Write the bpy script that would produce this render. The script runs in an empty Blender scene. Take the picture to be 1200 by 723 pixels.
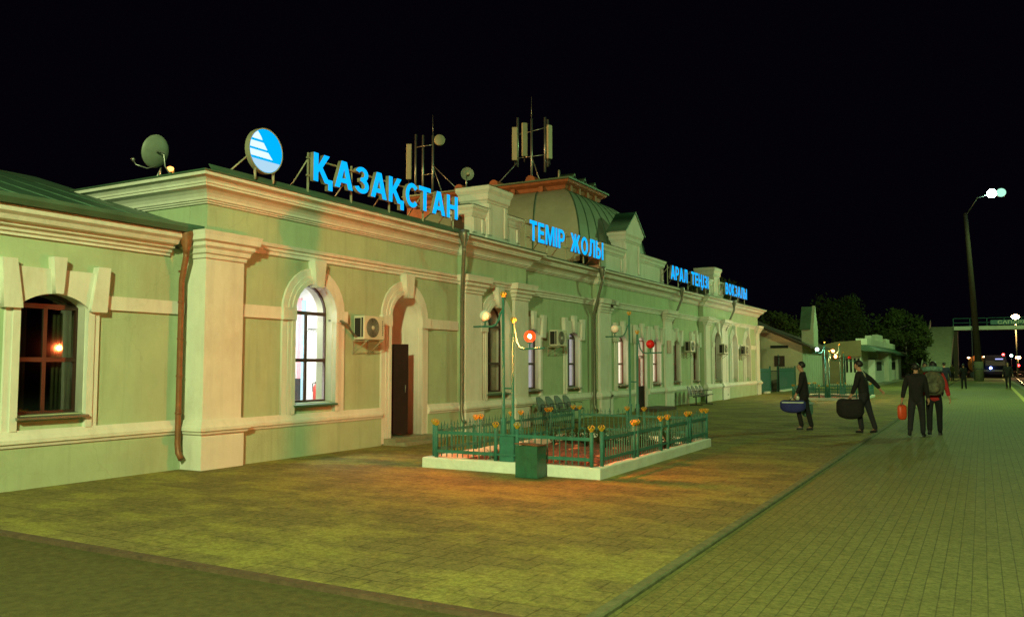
import bpy, bmesh, math, random
from mathutils import Vector, Matrix
random.seed(7)
R = math.radians
S = bpy.context.scene
COL = S.collection

# ------------------------------------------------------------ camera
F_PX, CAMH = 980.0, 1.7
PITCH = math.atan(65.5 / F_PX); YAW = math.atan(550 * math.cos(PITCH) / F_PX)
cd = bpy.data.cameras.new("camera"); cam = bpy.data.objects.new("camera", cd); COL.objects.link(cam)
cd.sensor_fit = 'HORIZONTAL'; cd.sensor_width = 36.0; cd.lens = F_PX / 1200 * 36.0
cd.clip_start = 0.05; cd.clip_end = 2500
cam.location = (0, 0, CAMH); cam.rotation_euler = (math.pi / 2 + PITCH, 0, YAW)
S.camera = cam

# ------------------------------------------------------------ world: night sky
w = bpy.data.worlds.new("World"); S.world = w; w.use_nodes = True
nt = w.node_tree; nt.nodes.clear()
sky = nt.nodes.new('ShaderNodeTexSky'); sky.sky_type = 'NISHITA'; sky.sun_disc = False
sky.sun_elevation = R(-10); sky.sun_rotation = R(200)
bg = nt.nodes.new('ShaderNodeBackground'); bg.inputs[1].default_value = 0.05
bg2 = nt.nodes.new('ShaderNodeBackground'); bg2.inputs[0].default_value = (0.0011, 0.0007, 0.0021, 1); bg2.inputs[1].default_value = 1.0
ad = nt.nodes.new('ShaderNodeAddShader'); wo = nt.nodes.new('ShaderNodeOutputWorld')
nt.links.new(sky.outputs[0], bg.inputs[0]); nt.links.new(bg.outputs[0], ad.inputs[0]); nt.links.new(bg2.outputs[0], ad.inputs[1])
nt.links.new(ad.outputs[0], wo.inputs[0])

# ------------------------------------------------------------ station lamps out of frame (same kind as the mast down the platform)
def lamp(name, loc, col, watt, rad=0.15):
    l = bpy.data.lights.new(name, 'POINT'); l.color = col; l.energy = watt; l.shadow_soft_size = rad
    o = bpy.data.objects.new(name, l); COL.objects.link(o); o.location = loc; return o
lamp("platform_mast_light", (0.8, -7.8, 9.4), (0.78, 1.0, 0.43), 20000, 0.35)
lamp("street_lamp_light_behind_station", (-30, 16, 9.5), (1.0, 0.50, 0.16), 9000, 0.2)
lamp("platform_mast_light_middle", (8.5, 44, 13), (0.50, 1.0, 0.36), 8500, 0.35)

S.view_settings.view_transform = 'Standard'; S.view_settings.look = 'None'
S.view_settings.exposure = 0.0; S.view_settings.gamma = 1.0; S.view_settings.use_curve_mapping = False
S.render.engine = 'CYCLES'
S.cycles.max_bounces = 6; S.cycles.diffuse_bounces = 3; S.cycles.glossy_bounces = 3; S.cycles.transparent_max_bounces = 12
S.cycles.sample_clamp_indirect = 3.0; S.cycles.caustics_reflective = False; S.cycles.caustics_refractive = False

# ============================================================ materials
MATS = {}
def newmat(name):
    m = bpy.data.materials.new(name); m.use_nodes = True; MATS[name] = m
    n = m.node_tree; n.nodes.clear()
    out = n.nodes.new('ShaderNodeOutputMaterial')
    return m, n, out
def surf(name, col, rough=0.8, var=0.12, scale=3.0, metal=0.0, bump=0.0, bscale=60, dirt=None, dirt_amt=0.5, spec=0.5, weather=0.0):
    m, n, out = newmat(name)
    b = n.nodes.new('ShaderNodeBsdfPrincipled'); n.links.new(b.outputs[0], out.inputs[0])
    b.inputs['Roughness'].default_value = rough; b.inputs['Metallic'].default_value = metal
    b.inputs['Specular IOR Level'].default_value = spec
    tc = n.nodes.new('ShaderNodeTexCoord')
    no = n.nodes.new('ShaderNodeTexNoise'); no.inputs['Scale'].default_value = scale; no.inputs['Detail'].default_value = 8; no.inputs['Roughness'].default_value = 0.65
    n.links.new(tc.outputs['Object'], no.inputs['Vector'])
    r = n.nodes.new('ShaderNodeValToRGB')
    r.color_ramp.elements[0].position = 0.3; r.color_ramp.elements[1].position = 0.72
    r.color_ramp.elements[0].color = (*[c * (1 - var) for c in col], 1); r.color_ramp.elements[1].color = (*[min(1, c * (1 + var)) for c in col], 1)
    n.links.new(no.outputs[0], r.inputs[0]); last = r.outputs[0]
    if dirt:
        n2 = n.nodes.new('ShaderNodeTexNoise'); n2.inputs['Scale'].default_value = scale * 0.37; n2.inputs['Detail'].default_value = 10; n2.inputs['Roughness'].default_value = 0.72
        mp = n.nodes.new('ShaderNodeMapping'); mp.inputs['Scale'].default_value = (1, 1, 0.45); mp.inputs['Location'].default_value = (3.3, 1.7, 0)
        n.links.new(tc.outputs['Object'], mp.inputs[0]); n.links.new(mp.outputs[0], n2.inputs['Vector'])
        r2 = n.nodes.new('ShaderNodeValToRGB'); r2.color_ramp.elements[0].position = 0.5; r2.color_ramp.elements[1].position = 0.78
        mm = n.nodes.new('ShaderNodeMath'); mm.operation = 'MULTIPLY'; mm.inputs[1].default_value = dirt_amt
        n.links.new(n2.outputs[0], r2.inputs[0]); n.links.new(r2.outputs[0], mm.inputs[0])
        mx = n.nodes.new('ShaderNodeMixRGB'); mx.inputs[2].default_value = (*dirt, 1)
        n.links.new(mm.outputs[0], mx.inputs[0]); n.links.new(last, mx.inputs[1]); last = mx.outputs[0]
    if weather:
        # rain streaks
        mp2 = n.nodes.new('ShaderNodeMapping'); mp2.inputs['Scale'].default_value = (5, 5, 0.35); n.links.new(tc.outputs['Object'], mp2.inputs[0])
        ns = n.nodes.new('ShaderNodeTexNoise'); ns.inputs['Scale'].default_value = 1.3; ns.inputs['Detail'].default_value = 7; ns.inputs['Roughness'].default_value = .6; n.links.new(mp2.outputs[0], ns.inputs['Vector'])
        rs = n.nodes.new('ShaderNodeValToRGB'); rs.color_ramp.elements[0].position = .52; rs.color_ramp.elements[1].position = .75; n.links.new(ns.outputs[0], rs.inputs[0])
        # hairline cracks
        nd = n.nodes.new('ShaderNodeTexNoise'); nd.inputs['Scale'].default_value = 3; nd.inputs['Detail'].default_value = 5; n.links.new(tc.outputs['Object'], nd.inputs['Vector'])
        va = n.nodes.new('ShaderNodeVectorMath'); va.operation = 'MULTIPLY_ADD'; va.inputs[1].default_value = (.5, .5, .5); n.links.new(nd.outputs[1], va.inputs[0]); n.links.new(tc.outputs['Object'], va.inputs[2])
        vo = n.nodes.new('ShaderNodeTexVoronoi'); vo.feature = 'DISTANCE_TO_EDGE'; vo.inputs['Scale'].default_value = .8; n.links.new(va.outputs[0], vo.inputs['Vector'])
        rc_ = n.nodes.new('ShaderNodeValToRGB'); rc_.color_ramp.elements[0].color = (1, 1, 1, 1); rc_.color_ramp.elements[1].color = (0, 0, 0, 1); rc_.color_ramp.elements[0].position = .002; rc_.color_ramp.elements[1].position = .009; n.links.new(vo.outputs[0], rc_.inputs[0])
        nm = n.nodes.new('ShaderNodeTexNoise'); nm.inputs['Scale'].default_value = .5; n.links.new(tc.outputs['Object'], nm.inputs['Vector'])
        rm = n.nodes.new('ShaderNodeValToRGB'); rm.color_ramp.elements[0].position = .5; rm.color_ramp.elements[1].position = .6; n.links.new(nm.outputs[0], rm.inputs[0])
        ml = n.nodes.new('ShaderNodeMath'); ml.operation = 'MULTIPLY'; n.links.new(rc_.outputs[0], ml.inputs[0]); n.links.new(rm.outputs[0], ml.inputs[1])
        mc = n.nodes.new('ShaderNodeMath'); mc.operation = 'MULTIPLY_ADD'; mc.inputs[1].default_value = .35; n.links.new(rs.outputs[0], mc.inputs[0])
        m5 = n.nodes.new('ShaderNodeMath'); m5.operation = 'MULTIPLY'; m5.inputs[1].default_value = .20; n.links.new(ml.outputs[0], m5.inputs[0]); n.links.new(m5.outputs[0], mc.inputs[2])
        mw = n.nodes.new('ShaderNodeMath'); mw.operation = 'MULTIPLY'; mw.inputs[1].default_value = weather; n.links.new(mc.outputs[0], mw.inputs[0])
        mx5 = n.nodes.new('ShaderNodeMixRGB'); mx5.inputs[2].default_value = (*[c * .42 for c in col], 1); n.links.new(mw.outputs[0], mx5.inputs[0]); n.links.new(last, mx5.inputs[1]); last = mx5.outputs[0]
    n.links.new(last, b.inputs['Base Color'])
    if bump:
        n3 = n.nodes.new('ShaderNodeTexNoise'); n3.inputs['Scale'].default_value = bscale; n3.inputs['Detail'].default_value = 4
        n.links.new(tc.outputs['Object'], n3.inputs['Vector'])
        bp = n.nodes.new('ShaderNodeBump'); bp.inputs['Strength'].default_value = bump; bp.inputs['Distance'].default_value = 0.02
        n.links.new(n3.outputs[0], bp.inputs['Height']); n.links.new(bp.outputs[0], b.inputs['Normal'])
    return m
def emis(name, col, s):
    m, n, out = newmat(name)
    e = n.nodes.new('ShaderNodeEmission'); e.inputs[0].default_value = (*col, 1); e.inputs[1].default_value = s
    n.links.new(e.outputs[0], out.inputs[0]); return m
def glassmat(name, tint=(0.95, 0.97, 0.96), base=0.06):
    m, n, out = newmat(name)
    t = n.nodes.new('ShaderNodeBsdfTransparent'); t.inputs[0].default_value = (*tint, 1)
    g = n.nodes.new('ShaderNodeBsdfGlossy'); g.inputs['Roughness'].default_value = 0.03
    lw = n.nodes.new('ShaderNodeLayerWeight'); lw.inputs['Blend'].default_value = 0.5
    f = n.nodes.new('ShaderNodeMath'); f.operation = 'POWER'; f.inputs[1].default_value = 4.0; n.links.new(lw.outputs['Facing'], f.inputs[0])
    a = n.nodes.new('ShaderNodeMath'); a.operation = 'MULTIPLY_ADD'; a.inputs[1].default_value = 0.8; a.inputs[2].default_value = base
    mx = n.nodes.new('ShaderNodeMixShader')
    n.links.new(f.outputs[0], a.inputs[0]); n.links.new(a.outputs[0], mx.inputs[0])
    n.links.new(t.outputs[0], mx.inputs[1]); n.links.new(g.outputs[0], mx.inputs[2]); n.links.new(mx.outputs[0], out.inputs[0])
    return m
def pavers(name, c1, c2, mortar, bw, bh, ms, offset=0.5, rot=0.0, stain=(0.05, 0.045, 0.03), stain_amt=0.6, rough=0.8, bump=0.35, mapoff=(0, 0, 0), sand=None, wob=.03):
    m, n, out = newmat(name)
    b = n.nodes.new('ShaderNodeBsdfPrincipled'); n.links.new(b.outputs[0], out.inputs[0]); b.inputs['Roughness'].default_value = rough
    b.inputs['Specular IOR Level'].default_value = 0.15
    tc = n.nodes.new('ShaderNodeTexCoord'); mp = n.nodes.new('ShaderNodeMapping'); mp.inputs['Rotation'].default_value = (0, 0, rot); mp.inputs['Location'].default_value = mapoff
    n.links.new(tc.outputs['Object'], mp.inputs[0])
    # slight irregularity of the joints
    nw = n.nodes.new('ShaderNodeTexNoise'); nw.inputs['Scale'].default_value = 2.5; nw.inputs['Detail'].default_value = 3
    n.links.new(mp.outputs[0], nw.inputs['Vector'])
    vm = n.nodes.new('ShaderNodeVectorMath'); vm.operation = 'MULTIPLY_ADD'; vm.inputs[1].default_value = (wob, wob, 0)
    n.links.new(nw.outputs[1], vm.inputs[0]); n.links.new(mp.outputs[0], vm.inputs[2])
    br = n.nodes.new('ShaderNodeTexBrick'); br.offset = offset; br.squash = 1.0
    br.inputs['Color1'].default_value = (*c1, 1); br.inputs['Color2'].default_value = (*c2, 1); br.inputs['Mortar'].default_value = (*mortar, 1)
    br.inputs['Scale'].default_value = 1.0; br.inputs['Brick Width'].default_value = bw; br.inputs['Row Height'].default_value = bh
    br.inputs['Mortar Size'].default_value = ms; br.inputs['Mortar Smooth'].default_value = 0.4; br.inputs['Bias'].default_value = 0.0
    n.links.new(vm.outputs[0], br.inputs['Vector'])
    n1 = n.nodes.new('ShaderNodeTexNoise'); n1.inputs['Scale'].default_value = 0.8; n1.inputs['Detail'].default_value = 12; n1.inputs['Roughness'].default_value = 0.7
    n.links.new(tc.outputs['Object'], n1.inputs['Vector'])
    r1 = n.nodes.new('ShaderNodeValToRGB'); r1.color_ramp.elements[0].position = 0.45; r1.color_ramp.elements[1].position = 0.68
    n.links.new(n1.outputs[0], r1.inputs[0])
    mm = n.nodes.new('ShaderNodeMath'); mm.operation = 'MULTIPLY'; mm.inputs[1].default_value = stain_amt; n.links.new(r1.outputs[0], mm.inputs[0])
    mx = n.nodes.new('ShaderNodeMixRGB'); mx.inputs[2].default_value = (*stain, 1)
    n.links.new(mm.outputs[0], mx.inputs[0]); n.links.new(br.outputs[0], mx.inputs[1]); last = mx.outputs[0]
    if sand:
        ns = n.nodes.new('ShaderNodeTexNoise'); ns.inputs['Scale'].default_value = 1.0; ns.inputs['Detail'].default_value = 12; ns.inputs['Roughness'].default_value = 0.66
        ms2 = n.nodes.new('ShaderNodeMapping'); ms2.inputs['Location'].default_value = (9, 4, 2); ms2.inputs['Scale'].default_value = (1, 1.7, 1)
        n.links.new(tc.outputs['Object'], ms2.inputs[0]); n.links.new(ms2.outputs[0], ns.inputs['Vector'])
        rs = n.nodes.new('ShaderNodeValToRGB'); rs.color_ramp.elements[0].position = 0.46; rs.color_ramp.elements[1].position = 0.6
        ms_ = n.nodes.new('ShaderNodeMath'); ms_.operation = 'MULTIPLY'; ms_.inputs[1].default_value = 0.55
        n.links.new(ns.outputs[0], rs.inputs[0]); n.links.new(rs.outputs[0], ms_.inputs[0])
        m3 = n.nodes.new('ShaderNodeMixRGB'); m3.inputs[2].default_value = (*sand, 1)
        n.links.new(ms_.outputs[0], m3.inputs[0]); n.links.new(last, m3.inputs[1]); last = m3.outputs[0]
    # fine speckle
    n2 = n.nodes.new('ShaderNodeTexNoise'); n2.inputs['Scale'].default_value = 22; n2.inputs['Detail'].default_value = 6; n2.inputs['Roughness'].default_value = 0.8
    n.links.new(tc.outputs['Object'], n2.inputs['Vector'])
    r2 = n.nodes.new('ShaderNodeValToRGB'); r2.color_ramp.elements[0].position = 0.35; r2.color_ramp.elements[1].position = 0.7
    r2.color_ramp.elements[0].color = (0.50, 0.52, 0.50, 1); r2.color_ramp.elements[1].color = (1.30, 1.28, 1.25, 1)
    n.links.new(n2.outputs[0], r2.inputs[0])
    m2 = n.nodes.new('ShaderNodeMixRGB'); m2.blend_type = 'MULTIPLY'; m2.inputs[0].default_value = 1
    n.links.new(last, m2.inputs[1]); n.links.new(r2.outputs[0], m2.inputs[2]); n.links.new(m2.outputs[0], b.inputs['Base Color'])
    bp = n.nodes.new('ShaderNodeBump'); bp.inputs['Strength'].default_value = bump; bp.inputs['Distance'].default_value = 0.012
    iv = n.nodes.new('ShaderNodeMath'); iv.operation = 'SUBTRACT'; iv.inputs[0].default_value = 1.0; n.links.new(br.outputs['Fac'], iv.inputs[1])
    av = n.nodes.new('ShaderNodeMath'); av.operation = 'MULTIPLY_ADD'; av.inputs[1].default_value = 0.5
    n.links.new(n2.outputs[0], av.inputs[0]); n.links.new(iv.outputs[0], av.inputs[2])
    n.links.new(av.outputs[0], bp.inputs['Height']); n.links.new(bp.outputs[0], b.inputs['Normal'])
    return m

M_wall = surf('mint_plaster', (0.41, 0.50, 0.32), 0.9, 0.10, 1.6, bump=0.25, bscale=45, dirt=(0.33, 0.33, 0.20), dirt_amt=0.7, weather=.9)
M_trim = surf('cream_plaster', (0.72, 0.69, 0.62), 0.9, 0.07, 2.4, bump=0.2, bscale=50, dirt=(0.46, 0.37, 0.27), dirt_amt=0.6, weather=.6)
M_white = surf('white_wash', (0.80, 0.78, 0.68), 0.9, 0.10, 4, bump=0.5, bscale=30, dirt=(0.40, 0.36, 0.24), dirt_amt=0.4)
M_roof = surf('green_roof_metal', (0.075, 0.15, 0.095), 0.45, 0.25, 2.0, metal=0.2, dirt=(0.10, 0.10, 0.06), dirt_amt=0.5)
M_dome = surf('dome_sheet_metal', (0.27, 0.33, 0.24), 0.45, 0.15, 1.5, metal=0.0, dirt=(0.12, 0.13, 0.08), dirt_amt=0.4)
M_crest = surf('brown_orange_lit_metal', (0.28, 0.085, 0.03), 0.6, 0.3, 5, metal=0.1)  # crest paint: orange lamp light from behind is put into the brown
M_pipeb = surf('brown_rusty_pipe', (0.24, 0.09, 0.035), 0.5, 0.3, 8, metal=0.2)
M_pipeg = surf('grey_zinc_pipe', (0.20, 0.20, 0.15), 0.4, 0.25, 8, metal=0.5)
M_frame = surf('dark_brown_frame', (0.045, 0.018, 0.012), 0.4, 0.2, 8)
M_rframe = surf('red_brown_frame', (0.20, 0.05, 0.03), 0.4, 0.2, 8)
M_door = surf('dark_brown_door', (0.018, 0.008, 0.006), 0.75, 0.2, 6, spec=.15)
M_teal = surf('teal_paint', (0.045, 0.165, 0.125), 0.6, 0.22, 9, spec=0.25, bump=0.15, bscale=80, dirt=(0.02, 0.05, 0.035), dirt_amt=0.5)
M_tealf = surf('teal_gate_paint', (0.035, 0.13, 0.125), 0.5, 0.15, 3)
M_bin = surf('green_bin_paint', (0.025, 0.105, 0.060), 0.4, 0.3, 9, bump=0.2, bscale=30, dirt=(0.07, 0.035, 0.02), dirt_amt=0.5)
M_yel = surf('yellow_finial_paint', (0.50, 0.28, 0.02), 0.45, 0.2, 20)
M_redp = surf('red_paint', (0.45, 0.03, 0.02), 0.45, 0.2, 20)
M_soil = surf('red_soil', (0.11, 0.055, 0.035), 1.0, 0.45, 7, bump=1.0, bscale=14)
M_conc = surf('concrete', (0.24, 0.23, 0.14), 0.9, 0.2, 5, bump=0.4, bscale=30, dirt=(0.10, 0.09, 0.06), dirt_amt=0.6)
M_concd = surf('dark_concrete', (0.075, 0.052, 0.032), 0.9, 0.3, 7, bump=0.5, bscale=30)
M_ac = surf('ac_white_casing', (0.58, 0.55, 0.44), 0.45, 0.06, 6)
M_black = surf('black_metal', (0.012, 0.012, 0.012), 0.5, 0.2, 10)
M_grille = surf('fan_grille_wire', (0.20, 0.19, 0.15), 0.5, 0.1, 10)
M_steel = surf('galvanised_steel', (0.30, 0.30, 0.27), 0.35, 0.15, 12, metal=0.7)
M_seat = surf('perforated_seat_metal', (0.07, 0.09, 0.075), 0.6, 0.15, 12, metal=0.1)
M_dish = surf('grey_dish_metal', (0.20, 0.24, 0.18), 0.5, 0.15, 6)
M_ant = surf('antenna_radome', (0.40, 0.37, 0.24), 0.5, 0.06, 6)
M_back = surf('sign_return_metal', (0.36, 0.34, 0.24), 0.5, 0.1, 8, metal=0.2)
M_cyan = emis('cyan_lit_face', (0.003, 0.40, 1.0), 1.35)
M_cyanc = emis('cyan_lit_disc', (0.0, 0.42, 0.95), 1.15)
M_wlit = emis('white_lit_disc', (0.72, 0.90, 1.0), 1.15)
M_wlit2 = emis('pale_blue_lit_disc', (0.47, 0.75, 0.95), 0.95)
M_glass = glassmat('window_glass')
M_glassd = glassmat('dusty_glass', (0.55, 0.58, 0.52), 0.14)
M_globeW = surf('white_glass_globe', (0.75, 0.70, 0.62), 0.15, 0.03, 5)
M_globeR = surf('red_glass_globe', (0.55, 0.015, 0.012), 0.12, 0.05, 5)
def shellmat(name, col, s, tint):
    m, n, out = newmat(name); e = n.nodes.new('ShaderNodeEmission'); e.inputs[0].default_value = (*col, 1); e.inputs[1].default_value = s
    t = n.nodes.new('ShaderNodeBsdfTransparent'); t.inputs[0].default_value = (*tint, 1); a = n.nodes.new('ShaderNodeAddShader')
    n.links.new(e.outputs[0], a.inputs[0]); n.links.new(t.outputs[0], a.inputs[1]); n.links.new(a.outputs[0], out.inputs[0]); return m
M_globeOn = shellmat('lit_red_globe', (1.0, 0.07, 0.010), 1.1, (1.0, 0.5, 0.42)); B_red = emis('red_lamp_bulb', (1.0, 0.29, 0.09), 19000)
M_globeOnW = shellmat('lit_white_globe', (0.80, 1.0, 0.85), 2, (.95, 1, .95)); B_white = emis('white_lamp_bulb', (0.80, 1.0, 0.85), 5200)
M_globeOnO = shellmat('lit_orange_globe', (1.0, 0.20, 0.04), 1.3, (1, .85, .75)); B_or = emis('orange_lamp_bulb', (1.0, 0.42, 0.2), 9500)
M_inwall = surf('interior_white_wall', (0.78, 0.78, 0.78), 0.8, 0.02, 2)
M_lilac = emis('lit_lilac_curtain', (0.62, 0.55, 0.60), 0.75)
M_warm = emis('lit_warm_room', (1.0, 0.80, 0.58), 1.8)
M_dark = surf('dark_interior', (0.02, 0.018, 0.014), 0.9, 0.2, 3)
M_curt = surf('beige_curtain', (0.35, 0.33, 0.22), 0.9, 0.3, 5)
M_plaque = surf('polished_plaque', (0.40, 0.27, 0.20), 0.6, 0.1, 5)
M_bark = surf('bark', (0.08, 0.06, 0.04), 0.95, 0.3, 8, bump=0.8, bscale=20)
M_leafA = surf('leaves_dark', (0.034, 0.044, 0.012), 0.95, 0.4, 3, spec=.1)
M_leafB = surf('leaves_olive', (0.034, 0.040, 0.010), 0.95, 0.4, 3, spec=.1)
M_cream2 = surf('cream_render', (0.60, 0.50, 0.34), 0.9, 0.12, 1.0, dirt=(0.3, 0.26, 0.17), dirt_amt=0.5)
M_whiteb = surf('pale_render', (0.74, 0.74, 0.58), 0.9, 0.1, 1.5, dirt=(0.3, 0.33, 0.22), dirt_amt=0.4)
M_brownb = surf('brown_cladding', (0.26, 0.19, 0.10), 0.9, 0.15, 1.5)
M_skin = surf('skin', (0.42, 0.22, 0.14), 0.6, 0.06, 10)
M_hair = surf('black_hair', (0.012, 0.010, 0.009), 0.6, 0.2, 20)
M_eye = surf('eye_dark', (0.01, 0.008, 0.008), 0.3, 0.1, 5)
M_shoe = surf('black_leather', (0.012, 0.012, 0.012), 0.35, 0.1, 10)
def cloth(name, c, v=0.2): return surf(name, c, 0.95, v, 14, bump=0.3, bscale=40, spec=0.2)
M_clB = cloth('black_cloth', (0.018, 0.017, 0.018)); M_clD = cloth('dark_grey_cloth', (0.024, 0.023, 0.028))
M_clN = cloth('navy_cloth', (0.022, 0.025, 0.045)); M_clO = cloth('olive_cloth', (0.075, 0.07, 0.03)); M_clR = cloth('red_cloth', (0.42, 0.03, 0.03))
M_camo = surf('camouflage_cloth', (0.115, 0.105, 0.065), 0.95, 0.75, 9, dirt=(0.02, 0.025, 0.012), dirt_amt=0.9)
M_bagR = surf('orange_red_plastic', (0.62, 0.07, 0.02), 0.4, 0.15, 9); M_bagB = cloth('blue_bag', (0.03, 0.035, 0.16)); M_bagW = cloth('pale_stripe', (0.45, 0.50, 0.50)); M_bagG = cloth('green_tartan', (0.13, 0.24, 0.19), 0.6)
M_rail = surf('rail_steel', (0.35, 0.33, 0.30), 0.25, 0.1, 5, metal=0.9)
M_ballast = surf('ballast', (0.10, 0.09, 0.075), 1.0, 0.6, 9, bump=1.0, bscale=20)
M_yline = surf('yellow_line_paint', (0.55, 0.46, 0.05), 0.7, 0.25, 8, dirt=(0.12, 0.11, 0.06), dirt_amt=0.7)
M_brick = surf('red_brick_bits', (0.40, 0.16, 0.09), 0.9, 0.25, 10)
M_plaza = pavers('plaza_tiles', (0.250, 0.210, 0.078), (0.205, 0.172, 0.064), (0.125, 0.105, 0.038), 0.30, 0.30, 0.010, 0.5, 0.0, (0.140, 0.122, 0.048), 0.5, 0.9, 0.4, sand=(0.40, 0.375, 0.085))
M_plat = pavers('platform_pavers', (0.215, 0.205, 0.066), (0.190, 0.182, 0.058), (0.108, 0.102, 0.036), 0.20, 0.105, 0.0055, 0.5, math.pi / 2, (0.150, 0.138, 0.048), 0.6, 0.75, 0.3, wob=.007)
M_apron = surf('worn_asphalt', (0.105, 0.092, 0.034), 0.95, 0.3, 14, bump=0.5, bscale=70, dirt=(0.06, 0.055, 0.022), dirt_amt=0.7, spec=.15)
M_kerb = surf('mossy_kerb_concrete', (0.135, 0.140, 0.06), 0.95, 0.4, 7, bump=.8, bscale=25, dirt=(0.06, 0.06, 0.025), dirt_amt=.7)
M_strip = surf('brown_strip_concrete', (0.10, 0.06, 0.03), 0.9, 0.4, 9, bump=.6, bscale=30)
M_earth = surf('dark_earth', (0.06, 0.052, 0.035), 1.0, 0.4, 0.6, bump=0.6, bscale=8)

# ============================================================ helpers
def wloc(p):
    v = Vector((0, 0, 0))
    while p: v += p.location; p = p.parent
    return v
class MB:
    def __init__(s): s.bm = bmesh.new()
    def box(s, x0, x1, y0, y1, z0, z1, mi=0):
        vs = [s.bm.verts.new((x, y, z)) for x in (x0, x1) for y in (y0, y1) for z in (z0, z1)]
        for f in ((0, 1, 3, 2), (4, 6, 7, 5), (0, 4, 5, 1), (2, 3, 7, 6), (0, 2, 6, 4), (1, 5, 7, 3)):
            fc = s.bm.faces.new([vs[i] for i in f]); fc.material_index = mi
        return s
    def hexa(s, pts, mi=0):   # 8 points, same order as box
        vs = [s.bm.verts.new(p) for p in pts]
        for f in ((0, 1, 3, 2), (4, 6, 7, 5), (0, 4, 5, 1), (2, 3, 7, 6), (0, 2, 6, 4), (1, 5, 7, 3)):
            fc = s.bm.faces.new([vs[i] for i in f]); fc.material_index = mi
        return s
    def tube(s, pts, r, seg=8, cap=True):
        pts = [Vector(p) for p in pts]; n = len(pts)
        rr = r if isinstance(r, (list, tuple)) else [r] * n
        rings = []; up = None
        for i, p in enumerate(pts):
            t = (pts[min(i + 1, n - 1)] - pts[max(i - 1, 0)]).normalized()
            if up is None: up = t.orthogonal().normalized()
            up = (up - t * up.dot(t)); up = up.normalized() if up.length > 1e-6 else t.orthogonal().normalized()
            b = t.cross(up)
            rings.append([s.bm.verts.new(p + (up * math.cos(a) + b * math.sin(a)) * rr[i]) for a in [2 * math.pi * k / seg for k in range(seg)]])
        for i in range(n - 1):
            for k in range(seg):
                f = s.bm.faces.new((rings[i][k], rings[i][(k + 1) % seg], rings[i + 1][(k + 1) % seg], rings[i + 1][k])); f.smooth = True
        if cap:
            s.bm.faces.new(rings[0][::-1]); s.bm.faces.new(rings[-1])
        return s
    def lathe(s, prof, c=(0, 0, 0), axis='z', seg=20, smooth=True):
        c = Vector(c); rings = []
        def m(r, h, a):
            u, v = r * math.cos(a), r * math.sin(a)
            return c + (Vector((u, v, h)) if axis == 'z' else Vector((h, u, v)) if axis == 'x' else Vector((v, h, u)))
        for r, h in prof:
            if r < 1e-5: rings.append([s.bm.verts.new(m(0, h, 0))])
            else: rings.append([s.bm.verts.new(m(r, h, 2 * math.pi * k / seg)) for k in range(seg)])
        for a, b in zip(rings[:-1], rings[1:]):
            for k in range(seg):
                k2 = (k + 1) % seg
                if len(a) == 1 and len(b) == 1: continue
                if len(a) == 1: f = s.bm.faces.new((a[0], b[k2], b[k]))
                elif len(b) == 1: f = s.bm.faces.new((a[k], a[k2], b[0]))
                else: f = s.bm.faces.new((a[k], a[k2], b[k2], b[k]))
                f.smooth = smooth
        return s
    def ball(s, c, r, sc=(1, 1, 1), seg=20, rings=12):
        prof = [(math.sin(math.pi * i / rings) * r, -math.cos(math.pi * i / rings) * r) for i in range(rings + 1)]
        n0 = len(s.bm.verts); s.lathe(prof, (0, 0, 0), 'z', seg); s.bm.verts.ensure_lookup_table()
        for v in list(s.bm.verts)[n0:]: v.co = Vector((v.co.x * sc[0], v.co.y * sc[1], v.co.z * sc[2])) + Vector(c)
        return s
    def sweep(s, path, prof, closed=False):
        """profile (out, z) swept along a plan polyline; out is to the right of the direction of travel"""
        P = [Vector((p[0], p[1])) for p in path]; n = len(P); rings = []
        for i in range(n):
            ds = []
            if i > 0 or closed: ds.append((P[i] - P[i - 1]).normalized())
            if i < n - 1 or closed: ds.append((P[(i + 1) % n] - P[i]).normalized())
            ns = [Vector((d.y, -d.x)) for d in ds]
            if len(ns) == 2:
                mv = (ns[0] + ns[1]); mv = mv / max(0.25, (1 + ns[0].dot(ns[1])))
            else: mv = ns[0]
            rings.append([s.bm.verts.new((P[i].x + mv.x * o, P[i].y + mv.y * o, z)) for o, z in prof])
        m = len(prof)
        for i in range(n if closed else n - 1):
            a, b = rings[i], rings[(i + 1) % n]
            for k in range(m): s.bm.faces.new((a[k], b[k], b[(k + 1) % m], a[(k + 1) % m]))
        if not closed:
            s.bm.faces.new(rings[0]); s.bm.faces.new(rings[-1][::-1])
        return s
    def sheet(s, outer, holes, x0, x1):
        """polygon in (y,z), extruded from x0 to x1"""
        cu = bpy.data.curves.new('tmp', 'CURVE'); cu.dimensions = '2D'; cu.fill_mode = 'BOTH'; cu.extrude = abs(x1 - x0) / 2
        for pts in [outer] + list(holes):
            sp = cu.splines.new('POLY'); sp.points.add(len(pts) - 1); sp.use_cyclic_u = True
            for q, p in zip(sp.points, pts): q.co = (p[0], p[1], 0, 1)
        o = bpy.data.objects.new('tmp', cu); COL.objects.link(o)
        dg = bpy.context.evaluated_depsgraph_get(); dg.update()
        me = bpy.data.meshes.new_from_object(o.evaluated_get(dg))
        c = (x0 + x1) / 2
        for v in me.vertices: a, b, z = v.co; v.co = (z + c, a, b)
        s.bm.from_mesh(me)
        bpy.data.objects.remove(o); bpy.data.curves.remove(cu); bpy.data.meshes.remove(me)
        return s
    def xf(s, mat):
        s.bm.transform(mat); return s
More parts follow.
